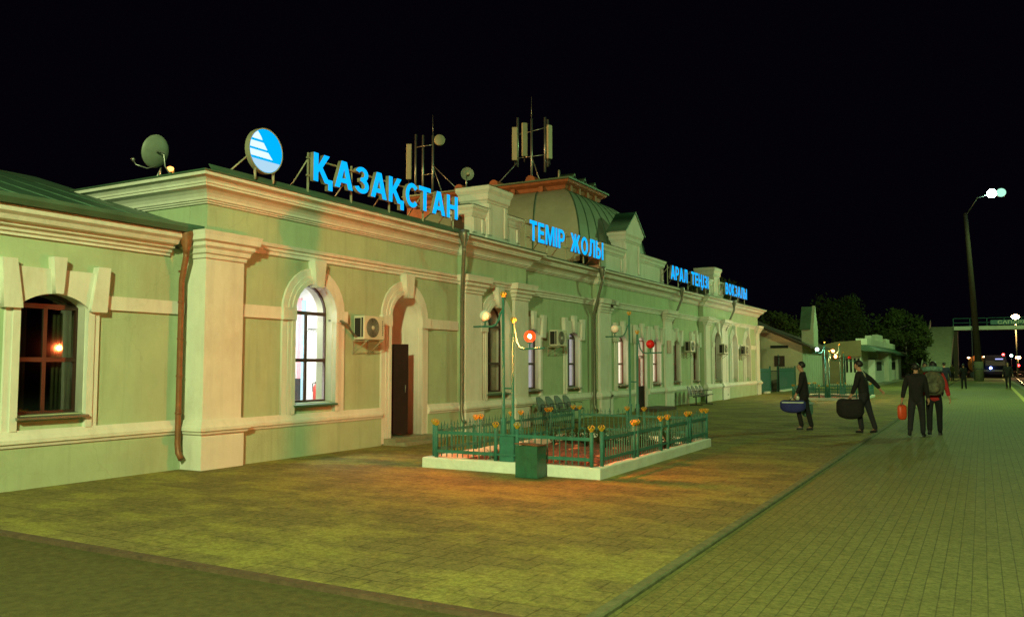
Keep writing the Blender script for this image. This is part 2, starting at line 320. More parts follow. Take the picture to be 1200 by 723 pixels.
    def build(s, name, mat, parent=None, bevel=0.0, smooth=False):
        me = bpy.data.meshes.new(name)
        bmesh.ops.recalc_face_normals(s.bm, faces=s.bm.faces[:])
        if bevel:
            es = [e for e in s.bm.edges if len(e.link_faces) == 2 and e.calc_face_angle(0) > 0.6]
            bmesh.ops.bevel(s.bm, geom=es, offset=bevel, segments=1, affect='EDGES')
        s.bm.to_mesh(me); s.bm.free()
        for m in (mat if isinstance(mat, (list, tuple)) else [mat]): me.materials.append(m)
        if smooth:
            for p in me.polygons: p.use_smooth = True
        o = bpy.data.objects.new(name, me); COL.objects.link(o)
        if parent:
            off = wloc(parent); o.parent = parent
            me.transform(Matrix.Translation(-off))
        else:
            vs = [v.co for v in me.vertices]
            c = Vector(((min(v.x for v in vs) + max(v.x for v in vs)) / 2, (min(v.y for v in vs) + max(v.y for v in vs)) / 2, min(v.z for v in vs)))
            me.transform(Matrix.Translation(-c)); o.location = c
        return o
def tag(o, label=None, cat=None, group=None, kind=None):
    if label: o['label'] = label
    if cat: o['category'] = cat
    if group: o['group'] = group
    if kind: o['kind'] = kind
    return o
def thing(name, label, cat, loc=(0, 0, 0), rz=0, group=None):
    o = bpy.data.objects.new(name, None); COL.objects.link(o); o.location = loc; o.rotation_euler = (0, 0, rz)
    o.empty_display_size = 0.2
    return tag(o, label, cat, group)
def dup(o, loc=None, rz=None, label=None, parent=None):
    c = o.copy(); COL.objects.link(c)
    if parent: c.parent = parent
    if loc is not None: c.location = loc
    if rz is not None: c.rotation_euler = (0, 0, rz)
    if label: c['label'] = label
    for ch in list(o.children): dup(ch, parent=c)
    return c
def setmat(o, m):
    o.material_slots[0].link = 'OBJECT'; o.material_slots[0].material = m
def kids(o, name): return [c for c in o.children if c.name.split('.')[0] == name]

# ============================================================ the ground
def flat(name, x0, x1, y0, y1, z, mat):
    o = MB().box(x0, x1, y0, y1, z - 0.3, z).build(name, mat); return tag(o, kind='structure')
g = MB(); g.box(-600, 600, -60, 900, -1.6, -0.62); tag(g.build('ground', M_earth), kind='structure')
flat('plaza_paving', -40, -2.36, 5.0, 49.5, 0.0, M_plaza)
flat('plaza_paving_far', -40, -2.36, 49.5, 118, -0.001, M_plaza)
flat('platform_paving', -2.26, 2.45, -12, 118, 0.0, M_plat)
flat('apron_paving', -40, -2.262, -12, 4.9, -0.004, M_apron)
tag(MB().box(-2.36, -2.26, 4.9, 60, -0.3, 0.035).build('kerb', M_kerb, bevel=0.012), kind='structure')
tag(MB().box(-40, -2.36, 4.9, 5.0, -0.3, 0.028).build('channel_strip', M_strip), kind='structure')
tag(MB().box(2.45, 2.75, -12, 118, -0.5, 0.012).build('platform_edge', M_conc, bevel=0.01), kind='structure')
yl = MB(); yl.hexa([(1.42, 12, 0.0), (1.42, 12, 0.005), (2.1, 117, 0.0), (2.1, 117, 0.005), (1.60, 12, 0.0), (1.60, 12, 0.005), (2.28, 117, 0.0), (2.28, 117, 0.005)])
yl.box(-2.2, 2.1, 116.6, 117, 0.0, 0.004)
tag(yl.build('yellow_safety_line', M_yline), kind='structure')
tag(MB().box(2.76, 60, -12, 600, -0.9, -0.42).build('track_bed', M_ballast), kind='structure')
rl = MB()
for xr in (3.0, 4.52, 7.6, 9.12, 12.5, 14.02):
    pts = [(xr + 0.000 * y if y < 60 else xr + 0.016 * (y - 60), y) for y in (-10, 20, 60, 120, 200, 320, 500)]
    for a, b in zip(pts[:-1], pts[1:]):
        rl.hexa([(a[0] - .035, a[1], -.42), (a[0] - .035, a[1], -.2), (b[0] - .035, b[1], -.42), (b[0] - .035, b[1], -.2), (a[0] + .035, a[1], -.42), (a[0] + .035, a[1], -.2), (b[0] + .035, b[1], -.42), (b[0] + .035, b[1], -.2)])
tag(rl.build('railway_rails', M_rail), kind='structure')

# ============================================================ the station building
ST = thing('station_building', 'long mint green railway station with cream mouldings, arched windows and a green dome', 'railway station', (-11.1, 29.2, 0))
# plan of the front wall line
XA, XB, XR, XC, XL = -11.1, -10.98, -11.2, -11.05, -11.5
Y0, Y1, Y2, Y3, Y4, Y5, Y6, Y7 = 9.5, 17.1, 20.4, 25.5, 33.0, 37.45, 40.95, 48.6
def arch(yc, h, z0, spring, rise, n=14):
    if rise >= h - 1e-6: r, zc, a = h, spring, math.pi / 2
    else: r = (h * h + rise * rise) / (2 * rise); zc = spring + rise - r; a = math.asin(h / r)
    pts = [(yc - h, z0)]
    for i in range(n + 1):
        t = -a + 2 * a * i / n; pts.append((yc + r * math.sin(t), zc + r * math.cos(t)))
    pts.append((yc + h, z0)); return pts
def ushape(yc, h0, h1, z0, spring, rise0, rise1): return arch(yc, h1, z0, spring, rise1) + arch(yc, h0, z0, spring, rise0)[::-1]
def rect(y0, y1, z0, z1): return [(y0, z0), (y0, z1), (y1, z1), (y1, z0)]

# openings: kind, centre, half width, sill, spring, rise
RND = dict(h=0.56, z0=0.98, sp=2.68, ri=0.56); SEG = dict(h=0.46, z0=1.0, sp=2.53, ri=0.17)
def openpoly(k, yc, z0=None):
    return arch(yc, k['h'], k['z0'] if z0 is None else z0, k['sp'], k['ri'])
secs = [(XA, Y0, Y1, [(RND, 12.06, None), (RND, 14.95, 0.03)]), (XB, Y1, Y2, [(RND, 18.75, None)]), (XR, Y2, Y3, [(SEG, 21.12, None), (SEG, 23.87, None)]),
        (XC, Y3, Y4, [(SEG, 27.6, None), (SEG, 29.52, 0.03), (SEG, 31.15, None)]), (XR, Y4, Y5, [(SEG, 34.05, None), (SEG, 36.75, None)]),
        (XB, Y5, Y6, [(RND, 39.5, None)]), (XA, Y6, Y7, [(RND, 43.1, 0.8), (RND, 45.9, 0.8)])]
ZT = 4.60
for x, a, b, ops in secs:
    m = MB(); m.sheet(rect(a, b, -0.1, ZT), [openpoly(k, yc, z0) for k, yc, z0 in ops], x - 0.42, x)
    # plinth, slightly proud, cut round the doors
    cuts = [(yc - k['h'] - 0.29, yc + k['h'] + 0.29) for k, yc, z0 in ops if z0 is not None and z0 < 0.5]
    y = a
    for c0, c1 in cuts + [(b, b)]:
        if c0 > y: m.box(x - 0.02, x + 0.055, y + 0.002, c0 - 0.002, -0.1, 0.58)
        y = c1
    m.build('wall', M_wall, ST)
    led = MB(); y = a
    for c0, c1 in cuts + [(b, b)]:
        if c0 > y: led.sweep([(x, y + (0 if y > a else 0)), (x, c0)][::-1] if False else [(x, y), (x, c0)], [(-0.01, 0.575), (0.075, 0.575), (0.085, 0.61), (0.11, 0.63), (0.11, 0.68), (0.08, 0.72), (0.06, 0.79), (-0.01, 0.79)])
        y = c1
    led.build('plinth_ledge', M_trim, ST)
# side and back walls, roof
m = MB(); m.box(-21, XA - 0.43, Y0, Y0 + 0.4, -0.1, ZT); m.box(-21, XA - 0.43, Y7 - 0.4, Y7, -0.1, ZT); m.box(-21.4, -21.0, Y0, Y7, -0.1, ZT)
m.build('wall', M_wall, ST)
# plan path for cornice and architrave (travelling +y, outside is to the right = +x)
path = [(-21, Y0), (XA, Y0), (XA, Y1), (XB, Y1), (XB, Y2), (XR, Y2), (XR, Y3), (XC, Y3), (XC, Y4), (XR, Y4), (XR, Y5), (XB, Y5), (XB, Y6), (XA, Y6), (XA, Y7), (-21, Y7)]
corn = [(-.3, 4.36), (.035, 4.36), (.04, 4.385), (.07, 4.39), (.07, 4.415), (.10, 4.42), (.11, 4.46), (.145, 4.51), (.20, 4.555), (.29, 4.59), (.29, 4.625), (.31, 4.63), (.315, 4.665), (.35, 4.705), (.40, 4.725), (.43, 4.73), (.43, 4.785), (-.3, 4.80)]
MB().sweep(path, corn).build('cornice', M_trim, ST)
arc = [(-0.02, 3.66), (0.035, 3.66), (0.035, 3.72), (0.06, 3.735), (0.06, 3.78), (0.10, 3.80), (0.12, 3.86), (-0.02, 3.88)]
MB().sweep(path, arc).build('architrave', M_trim, ST)
edge = [(-.3, 4.802), (.455, 4.788), (.46, 4.81), (-.3, 4.86)]
MB().hexa([(-10.70, 9.24, 4.80), (-10.80, 9.24, 4.93), (-10.70, 16.9, 4.80), (-10.80, 16.9, 4.93), (-10.685, 9.24, 4.805), (-10.79, 9.24, 4.935), (-10.685, 16.9, 4.805), (-10.79, 16.9, 4.935)]).build('roof_flashing', M_roof, ST)
MB().sweep(path, edge).build('roof_edge', M_roof, ST)
m = MB()
def hip(m, x0, x1, y0, y1, z0, z1, ins):
    v = [(x0, y0, z0), (x1, y0, z0), (x1, y1, z0), (x0, y1, z0)]; xm = (x0 + x1) / 2
    t = [(xm, y0 + ins, z1), (xm, y1 - ins, z1)]
    V = [m.bm.verts.new(p) for p in v + t]
    for f in ((0, 1, 4), (1, 2, 5, 4), (2, 3, 5), (3, 0, 4, 5), (0, 3, 2, 1)): m.bm.faces.new([V[i] for i in f])
hip(m, -21.2, -10.95, Y0 + 0.05, Y7 - 0.05, 4.80, 5.40, 5.5)
roofA = m.build('roof', M_roof, ST)
# capitals + pilasters
def pil(x, y0, y1, zbot=0.0, top=3.86, side=False):
    m = MB(); p = 0.09; xb = x - 0.02
    m.box(xb, x + p, y0, y1, -0.1, 3.5)
    m.box(xb, x + p + 0.045, y0 - 0.03, y1 + 0.03, -0.1, 0.585)
    pth = [(xb, y0), (x + p, y0), (x + p, y1), (xb, y1)]
    m.sweep(pth, [(-0.03, 3.44), (0.03, 3.44), (0.035, 3.50), (0.07, 3.52), (0.08, 3.59), (0.13, 3.63), (0.13, 3.69), (0.19, 3.72), (0.20, 3.80), (0.22, 3.87), (-0.03, 3.89)])
    m.sweep(pth, [(-0.03, 0.575), (0.08, 0.575), (0.09, 0.61), (0.12, 0.63), (0.12, 0.68), (0.08, 0.73), (0.05, 0.80), (-0.03, 0.80)])
    return m.build('pilaster', M_trim, ST)
# corner block of the wing
m = MB(); m.box(-11.75, XA + 0.10, Y0 - 0.09, Y0 + 0.72, -0.1, 3.5); m.box(-11.8, XA + 0.145, Y0 - 0.135, Y0 + 0.75, -0.1, 0.585)
pth = [(-11.75, Y0 - 0.09), (XA + 0.10, Y0 - 0.09), (XA + 0.10, Y0 + 0.72), (XA - 0.01, Y0 + 0.72)]
cap = [(-0.03, 3.44), (0.03, 3.44), (0.035, 3.50), (0.07, 3.52), (0.08, 3.59), (0.13, 3.63), (0.13, 3.69), (0.19, 3.72), (0.20, 3.80), (0.22, 3.87), (-0.03, 3.89)]
ledp = [(-0.03, 0.575), (0.08, 0.575), (0.09, 0.61), (0.12, 0.63), (0.12, 0.68), (0.08, 0.73), (0.05, 0.80), (-0.03, 0.80)]
m.sweep(pth, cap); m.sweep(pth, ledp); m.build('pilaster', M_trim, ST)
for x, a, b in ((XB, 17.14, 17.92), (XB, 19.62, 20.38), (XC, 25.55, 26.25), (XC, 26.27, 26.5), (XC, 32.1, 32.98), (XB, 37.5, 38.2), (XB, 40.25, 40.92), (XA, 47.85, 48.62), (XA, 41.3, 41.75)):
    pil(x, a, b)
# mid bands of the wing walls
for x, a, b in ((XA, 10.24, 11.2), (XA, 12.93, 14.09), (XA, 15.82, 17.08), (XA, 44.0, 45.0), (XA, 46.78, 47.83)):
    if (a, b) != (12.93, 14.09): MB().box(x - 0.01, x + 0.045, a, b, 2.52, 2.74).build('string_course', M_trim, ST)
# surrounds
def surround_round(x, yc, zb=0.79, door=False):
    m = MB(); sp = 2.68
    m.sheet(ushape(yc, 0.72, 0.85, zb, sp, 0.72, 0.85), [], x - 0.01, x + 0.045)
    m.sheet(ushape(yc, 0.64, 0.722, zb, sp, 0.64, 0.722), [], x - 0.01, x + 0.065)
    m.sheet(ushape(yc, 0.555, 0.642, zb, sp, 0.555, 0.642), [], x - 0.01, x + 0.09)
    for s in (-1, 1):
        a, b = sorted((yc + s * 0.548, yc + s * 0.88)); m.box(x - 0.008, x + 0.105, a, b, 2.515, 2.745)
    m.build('window_surround', M_trim, ST)
    MB().sheet(ushape(yc, 0.547, 0.5595, max(zb, .05) if zb < .5 else .985, sp, 0.547, 0.5595), [], x - 0.41, x - 0.004).build('reveal', M_trim, ST)
    k = MB(); k.sheet([(yc - 0.10, 3.16), (yc - 0.165, 3.68), (yc + 0.165, 3.68), (yc + 0.10, 3.16)], [], x - 0.01, x + 0.17)
    k.build('keystone', M_trim, ST)
def surround_seg(x, yc, par, h=0.46, door=False, zb=0.79):
    m = MB()
    for s in (-1, 1):
        for a, b, t in ((h - 0.002, h + 0.10, 0.07), (h + 0.102, h + 0.19, 0.045)):
            q = sorted((yc + s * a, yc + s * b)); m.box(x - 0.01, x + t, q[0], q[1], zb, 2.518)
    top = [(yc - h - .18, 2.52), (yc - h - .18, 3.05), (yc + h + .18, 3.05), (yc + h + .18, 2.52)] + arch(yc, h - 0.002, 2.52, 2.53, 0.17)[::-1]
    m.sheet(top, [], x - 0.01, x + 0.055)
    m.build('window_surround', M_trim, par)
    MB().sheet(ushape(yc, h - .012, h - .0005, .05 if zb < .5 else 1.005, 2.53, (.2 if h == .5 else .17) - .012, (.2 if h == .5 else .17) - .0005), [], x - 0.41, x - 0.004).build('reveal', M_trim, par)
    k = MB()
    k.sheet([(yc - 0.06, 2.70), (yc - 0.10, 3.22), (yc + 0.10, 3.22), (yc + 0.06, 2.70)], [], x - 0.01, x + 0.14)
    k.build('keystone', M_trim, par)
    for s in (-1, 1):
        pts = [(yc + s * (h + 0.005), 2.53), (yc + s * (h + 0.10), 3.14), (yc + s * (h + 0.30), 3.14), (yc + s * (h + 0.26), 2.47), (yc + s * (h + 0.0), 2.47)]
        if s < 0: pts = pts[::-1]
        MB().sheet(pts, [], x - 0.01, x + 0.125).build('voussoir', M_trim, par)
def window(x, yc, k, par, fmat=None, glass=None, room='dark', z0=None, depth=0.17, sill=True, tilt=0.0, thin=False, mull=True, tr=None):
    fmat = fmat or M_frame; glass = glass or M_glass
    h, zb, sp, ri = k['h'], (k['z0'] if z0 is None else z0), k['sp'], k['ri']; xf = x - depth
    t = 0.044
    # depth: frame plane
    root = MB(); inner = arch(yc, h - t, zb + t, sp, ri - (t if ri >= h - 1e-6 else t * 0.9))
    root.sheet(arch(yc, h + 0.01, zb - 0.01, sp, ri + 0.01), [inner], xf - 0.05, xf)
    if mull: root.box(xf - 0.042, xf - 0.006, yc - 0.028, yc + 0.028, zb + t, sp + 0.0)
    root.box(xf - 0.045, xf - 0.003, yc - h + t - 0.01, yc + h - t + 0.01, sp - 0.035, sp + 0.035)
    zm = tr or (zb + sp) / 2 - 0.05
    root.box(xf - 0.046, xf - 0.002, yc - h + t - 0.01, yc + h - t + 0.01, zm - 0.032, zm + 0.032)
    fr = root.build('window', fmat, par)
    gm = MB(); gm.sheet(arch(yc, h - t + 0.005, zb + t - 0.005, sp, ri - t + 0.005), [], xf - 0.028, xf - 0.022)
    if tilt: gm.xf(Matrix.Translation((xf - .025, yc, 1.8)) @ Matrix.Rotation(tilt, 4, 'Z') @ Matrix.Rotation(R(-.4), 4, 'Y') @ Matrix.Translation((-xf + .025, -yc, -1.8)))
    gm.build('glass', glass, fr)
    if sill:
        MB().hexa([(xf - 0.02, yc - h - 0.02, zb - 0.03), (xf - 0.02, yc - h - 0.02, zb + 0.012), (xf - 0.02, yc + h + 0.02, zb - 0.03), (xf - 0.02, yc + h + 0.02, zb + 0.012),
                   (x + 0.13, yc - h - 0.02, zb - 0.06), (x + 0.13, yc - h - 0.02, zb - 0.028), (x + 0.13, yc + h + 0.02, zb - 0.06), (x + 0.13, yc + h + 0.02, zb - 0.028)]).build('sill', M_roof if k is RND else M_pipeg, fr)
    xr = x - 0.44
    if room == 'dark':
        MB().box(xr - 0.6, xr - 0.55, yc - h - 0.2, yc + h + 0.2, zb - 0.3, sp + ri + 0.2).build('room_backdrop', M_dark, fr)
        c = MB()
        for s in (-1, 1):
            for i in range(5):
                yy = yc + s * (h - 0.03 - i * 0.062); c.tube([(xf - 0.16, yy, zb + 0.02), (xf - 0.16, yy, sp + 0.1)], 0.036, 6)
        c.build('curtain', M_curt, fr)
    elif room in ('lilac', 'warm'):
        MB().box(xf - 0.13, xf - 0.12, yc - h - 0.0, yc + h + 0.0, zb, sp + ri).build('lit_curtain', M_lilac if room == 'lilac' else M_warm, fr)
    return fr
surround_round(XA, 12.06); surround_round(XA, 14.95, 0.03); surround_round(XB, 18.75); surround_round(XB, 39.5); surround_round(XA, 43.1, 0.81); surround_round(XA, 45.9, 0.81)
for x, yc, d in ((XR, 21.12, 0), (XR, 23.87, 0), (XC, 27.6, 0), (XC, 29.52, 1), (XC, 31.15, 0), (XR, 34.05, 0), (XR, 36.75, 0)):
    surround_seg(x, yc, ST, zb=0.03 if d else 0.80)
W1 = window(XA, 12.06, RND, ST, room='none', tr=1.78)
window(XB, 18.75, RND, ST, room='dark', tr=1.72)
window(XR, 21.12, SEG, ST, depth=0.11, room='lilac'); window(XR, 23.87, SEG, ST, depth=0.11, room='lilac')
window(XC, 27.6, SEG, ST, M_rframe, depth=0.11, room='warm'); window(XC, 31.15, SEG, ST, M_rframe, depth=0.11, room='warm')
window(XR, 34.05, SEG, ST, M_rframe, depth=0.11, room='dark'); window(XR, 36.75, SEG, ST, M_rframe, depth=0.11, room='dark')
window(XB, 39.5, RND, ST, M_rframe, room='dark')
for yc in (43.1, 45.9):    # blind niches
    MB().box(XA - 0.30, XA - 0.15, yc - 0.6, yc + 0.6, 0.8, 3.3).build('niche_panel', M_trim, ST)
# lit room behind the first window
m = MB()
m.box(-13.6, -13.5, 10.9, 14.3, 0, 3.55); m.box(-13.5, XA - 0.425, 14.2, 14.3, 0, 3.55); m.box(-13.5, XA - 0.425, 10.9, 11.0, 0, 3.55)
m.box(-13.5, XA - 0.425, 11.0, 14.2, -0.05, 0.05); m.box(-13.5, XA - 0.425, 11.0, 14.2, 3.5, 3.6)
m.build('interior_walls', M_inwall, ST)
al = bpy.data.lights.new('room_ceiling_light', 'AREA'); al.energy = 230; al.size = 1.2; al.color = (1.0, 0.96, 0.93)
alo = bpy.data.objects.new('room_ceiling_light', al); COL.objects.link(alo); alo.location = (-12.5, 12.6, 3.45)
fl = thing('flag_banner', 'red and blue banner hanging inside the lit arched window', 'banner', (-13.4, 14.18, 0.4))
MB().box(-13.495, -13.40, 14.16, 14.195, 0.4, 3.2).build('red_stripe', surf('banner_red', (0.72, 0.33, 0.38), 0.8), fl)
MB().box(-13.395, -13.29, 14.165, 14.195, 0.4, 3.15).build('blue_stripe', surf('banner_blue', (0.36, 0.58, 0.70), 0.8), fl)
ex = thing('fire_extinguisher', 'red fire extinguisher on the white wall inside the arched window', 'fire extinguisher', (-12.85, 14.10, .86))
MB().lathe([(0, 0), (0.075, 0), (0.08, 0.04), (0.08, 0.33), (0.05, 0.39), (0.025, 0.41), (0, 0.41)], (-12.85, 14.10, .86)).build('cylinder', M_redp, ex)
v = MB(); v.box(-12.88, -12.82, 14.07, 14.13, 1.27, 1.32); v.tube([(-12.85, 14.08, 1.3), (-12.95, 14.08, 1.28), (-12.96, 14.1, 1.1)], 0.012, 6); v.build('valve', M_black, ex)
MB().box(-12.90, -12.72, 14.185, 14.199, 1.38, 1.62).build('safety_notice', surf('cream_notice', (0.7, 0.62, 0.35), 0.8), W1)
hk = MB(); hk.tube([(-13.2, 14.17, 2.5), (-12.7, 14.17, 2.5)], 0.012, 6)
for i in range(6): hk.tube([(-13.17 + i * 0.09, 14.17, 2.5), (-13.17 + i * 0.09, 14.10, 2.40), (-13.17 + i * 0.09, 14.10, 2.46)], 0.008, 5)
tag(hk.build('coat_rack', M_steel), 'wire coat rack on the white wall inside the lit arched window', 'coat rack')
ch = thing('office_chair', 'black chair back seen low inside the lit arched window', 'chair', (-13.0, 13.35, 0.05))
MB().box(-13.2, -12.82, 13.53, 13.57, .93, 1.4).build('backrest', M_black, ch, bevel=0.01)
MB().box(-13.22, -12.8, 13.1, 13.52, 0.5, 0.56).build('seat', M_black, ch); MB().box(-13.04, -12.98, 13.525, 13.56, 0.5, 0.93).build('back_support', M_black, ch)
MB().tube([(-13.0, 13.3, 0.05), (-13.0, 13.3, 0.5)], 0.03).lathe([(0, 0.051), (0.25, 0.052), (0.25, 0.08), (0, 0.11)], (-13.0, 13.3, 0), seg=12).build('pedestal', M_black, ch)

# first doorway: deep arched recess with tympanum
m = MB(); yc = 14.95
m.sheet(arch(yc, 0.9, 0.0, 2.68, 0.9), [arch(yc, 0.56, 0.02, 2.68, 0.56)], XA - 0.80, XA - 0.424)
m.build('doorway_reveal', M_trim, ST)
MB().box(XA - 0.86, XA - 0.80, yc - 0.6, yc + 0.6, 2.22, 3.3).box(XA - 0.86, XA - 0.801, yc + 0.15, yc + 0.6, 0.0, 2.22).build('tympanum', M_trim, ST)
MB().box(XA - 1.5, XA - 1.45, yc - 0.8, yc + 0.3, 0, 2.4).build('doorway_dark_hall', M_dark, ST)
d = MB(); a = Vector((-11.17, 14.56)); b = Vector((-10.87, 14.80)); nn = Vector((-(b - a).y, (b - a).x)).normalized() * 0.045
q = [a, a + nn, b, b + nn]
d.hexa([(q[0].x, q[0].y, .2), (q[0].x, q[0].y, 2.14), (q[1].x, q[1].y, .2), (q[1].x, q[1].y, 2.14), (q[2].x, q[2].y, .2), (q[2].x, q[2].y, 2.14), (q[3].x, q[3].y, .2), (q[3].x, q[3].y, 2.14)])
DL = d.build('door_leaf', M_door, ST, bevel=0.004)
hd = MB(); hd.tube([(-10.90, 14.74, 1.1), (-10.87, 14.70, 1.1), (-10.87, 14.70, 1.25), (-10.90, 14.74, 1.25)], 0.01, 6); hd.build('handle', M_steel, DL)
MB().box(XA - 0.8, XA + 0.35, yc - 0.75, yc + 0.75, -0.05, 0.14).box(XA + 0.35, XA + 0.6, yc - 0.75, yc + 0.75, -0.05, 0.07).build('doorstep', M_conc, ST, bevel=0.01)
# main door
yc = 29.52
dm = MB(); xf = XC - 0.02
dm.box(xf - 0.05, xf, yc - 0.46, yc - 0.40, 0.03, 2.6); dm.box(xf - 0.05, xf, yc + 0.40, yc + 0.46, 0.03, 2.6); dm.box(xf - 0.05, xf, yc - 0.4, yc + 0.4, 2.55, 2.6)
dm.box(xf - 0.052, xf + 0.002, yc - 0.4, yc + 0.4, 1.93, 2.03); dm.box(xf - 0.048, xf - 0.002, yc - 0.05, yc + 0.05, 0.9, 1.93)
dd = dm.build('door', M_rframe, ST)
MB().box(xf - 0.044, xf - 0.006, yc - 0.4, yc + 0.4, 0.05, 0.9).build('lower_panel', M_door, dd)
MB().box(xf - 0.028, xf - 0.022, yc - 0.4, yc + 0.4, 0.9, 2.55).build('glass', M_glass, dd)
MB().box(xf - 0.3, xf - 0.28, yc - 0.46, yc + 0.46, 0.3, 2.69).build('lit_hall', M_warm, dd)
MB().tube([(xf + .0, yc + .12, 1.05), (xf + .06, yc + .12, 1.05), (xf + .06, yc + .12, 1.45), (xf + .0, yc + .12, 1.45)], 0.012, 6).build('handle', M_steel, dd)
MB().box(XC + 0.06, XC + 0.9, yc - 0.8, yc + 1.4, -0.02, 0.12).build('doorstep', M_concd, ST, bevel=0.01)
# plaque
MB().box(XC + 0.093, XC + 0.12, 32.25, 32.75, 2.14, 2.66).build('plaque', M_plaque, ST, bevel=0.006)

# parapet blocks on the roof edge
def block(xb, xf_, y0, y1, z0, z1, capx=0.1, caph=0.3, metal=True, panel=True):
    m = MB(); m.box(xb, xf_, y0, y1, z0, z1 - caph)
    m.box(xb - 0.0, xf_ + 0.03, y0 - 0.03, y1 + 0.03, z0, z0 + 0.12)
    pth = [(xb, y0), (xf_, y0), (xf_, y1), (xb, y1)]
    zc = z1 - caph
    m.sweep(pth, [(-0.05, zc - 0.03), (0.02, zc - 0.02), (0.03, zc + 0.02), (capx * .5, zc + .06), (capx * .6, zc + caph * .5), (capx, zc + caph * .75), (capx, z1), (-0.05, z1)], closed=True)
    if panel and y1 - y0 > 0.5:
        t = 0.045; w = 0.15
        for a, b, c, d_ in ((y0 + .02, y0 + w, z0 + .15, zc - .05), (y1 - w, y1 - .02, z0 + .15, zc - .05)): m.box(xf_ - .01, xf_ + t, a, b, c, d_)
    o = m.build('parapet_block', M_trim if panel else M_wall, ST)
    if metal:
        c = MB(); e = capx + 0.03; xm, ym = (xb + xf_) / 2, (y0 + y1) / 2
        c.hexa([(xb - e, y0 - e, z1 + .002), (xm - .12, ym - .15, z1 + .09), (xb - e, y1 + e, z1 + .002), (xm - .12, ym + .15, z1 + .09), (xf_ + e, y0 - e, z1 + .002), (xm + .12, ym - .15, z1 + .09), (xf_ + e, y1 + e, z1 + .002), (xm + .12, ym + .15, z1 + .09)])
        c.build('block_roof', M_roof, o)
    return o
for yc, xx in ((18.6, XB), (39.2, XB)):
    block(-11.62, xx + 0.12, yc - 0.50, yc + 0.50, 4.84, 6.24, 0.13, 0.40)
    block(-11.55, xx + 0.05, yc - 1.12, yc - 0.53, 4.84, 5.66, 0.10, 0.26)
    block(-11.55, xx + 0.05, yc + 0.53, yc + 1.30, 4.84, 5.66, 0.10, 0.26)
PK = block(-11.45, XC + 0.12, 27.72, 29.18, 4.84, 6.42, 0.12, 0.34, metal=False)
g = MB(); g.sheet([(27.5, 6.422), (28.45, 7.18), (29.4, 6.422)], [], -11.5, XC + 0.24); g.build('pediment', M_trim, ST)
g = MB()
for s in (-1, 1):
    a, b, c_ = (28.45 + s * 1.01, 6.41), (28.45, 7.225), (28.45, 7.182)
    g.sheet([a, b, c_, (28.45 + s * .965, 6.41)] if s < 0 else [(28.45 + s * .965, 6.41), c_, b, a], [], -11.55, XC + 0.28)
g.build('pediment_roof', M_roof, ST)
block(-11.4, XC + 0.05, 25.6, 27.66, 4.84, 5.75, 0.12, 0.28); block(-11.4, XC + 0.05, 29.24, 32.0, 4.84, 5.8, 0.12, 0.28)

# dome
X0, X1d, YD0, YD1 = -18.8, -11.55, 25.3, 31.7
TX0, TX1, TY0, TY1 = -17.3, -13.35, 27.6, 30.8
def domering(t):   # t 0..1
    s = math.sin(t * math.pi / 2); c = 1 - math.cos(t * math.pi / 2)
    z = 5.15 + (8.15 - 5.15) * math.sin(t * math.pi / 2 * 0.92) / math.sin(math.pi / 2 * 0.92)
    k = c ** 1.1
    return (X0 + (TX0 - X0) * k, X1d + (TX1 - X1d) * k, YD0 + (TY0 - YD0) * k, YD1 + (TY1 - YD1) * k, z)
m = MB(); NR = 16; rings = []
for i in range(NR + 1):
    a, b, c, d_, z = domering(i / NR); rings.append([m.bm.verts.new(p) for p in ((a, c, z), (b, c, z), (b, d_, z), (a, d_, z))])
for r0, r1 in zip(rings[:-1], rings[1:]):
    for k in range(4): m.bm.faces.new((r0[k], r0[(k + 1) % 4], r1[(k + 1) % 4], r1[k]))
m.bm.faces.new(rings[-1])
DM = m.build('dome', M_dome, ST)
s_ = MB()
for i in range(9):   # standing seams on the two visible faces
    u = i / 8
    p1 = []; p2 = []
    for j in range(NR + 1):
        a, b, c, d_, z = domering(j / NR); p1.append((b + .012, c + (d_ - c) * u, z)); p2.append((a + (b - a) * u, c - .012, z))
    s_.tube(p1, 0.022, 5)
    if i % 2 == 0: s_.tube(p2, 0.022, 5)
s_.build('seam', M_roof, DM)
# crest on top of the dome: brown cornice band with dormer rolls and brackets
m = MB(); cp = [(-20.5, 27.75), (TX1 + .02, 27.75), (TX1 + .02, 30.75), (-20.5, 30.75)]
m.sweep(cp, [(-0.3, 7.6), (0.0, 7.6), (0.02, 8.12), (0.10, 8.2), (0.14, 8.32), (0.30, 8.42), (0.34, 8.50), (-0.3, 8.52)], closed=False)
CR = m.build('crest', M_crest, ST)
m = MB(); m.sweep(cp, [(-0.3, 8.522), (0.33, 8.502), (0.40, 8.51), (0.40, 8.57), (0.28, 8.60), (-0.3, 8.66)], closed=False); m.box(-20.5, TX1 - .25, 28.0, 30.5, 8.53, 8.64)
m.build('crest_roof', M_roof, CR)
for yy in (28.0, 28.75, 29.5, 30.25): MB().box(TX1 + .0, TX1 + .22, yy - .09, yy + .09, 8.05, 8.36).build('bracket', M_crest, CR)
for xx in (-14.2, -15.4, -16.6, -17.8, -19.0, -20): MB().box(xx - .09, xx + .09, 27.55, 27.76, 8.05, 8.36).build('bracket', M_crest, CR)
for yy in (28.15, 29.1, 30.05):
    m = MB(); m.sheet([(yy - .24, 8.58), (yy, 8.85), (yy + .24, 8.58)], [], TX1 - .4, TX1 + .28); m.build('dormer', M_roof, CR)
    MB().lathe([(0, 0), (.09, 0), (.09, .03), (0, .03)], (TX1 + .27, yy, 8.66), 'x', 12).build('dormer_vent', M_dark, CR)
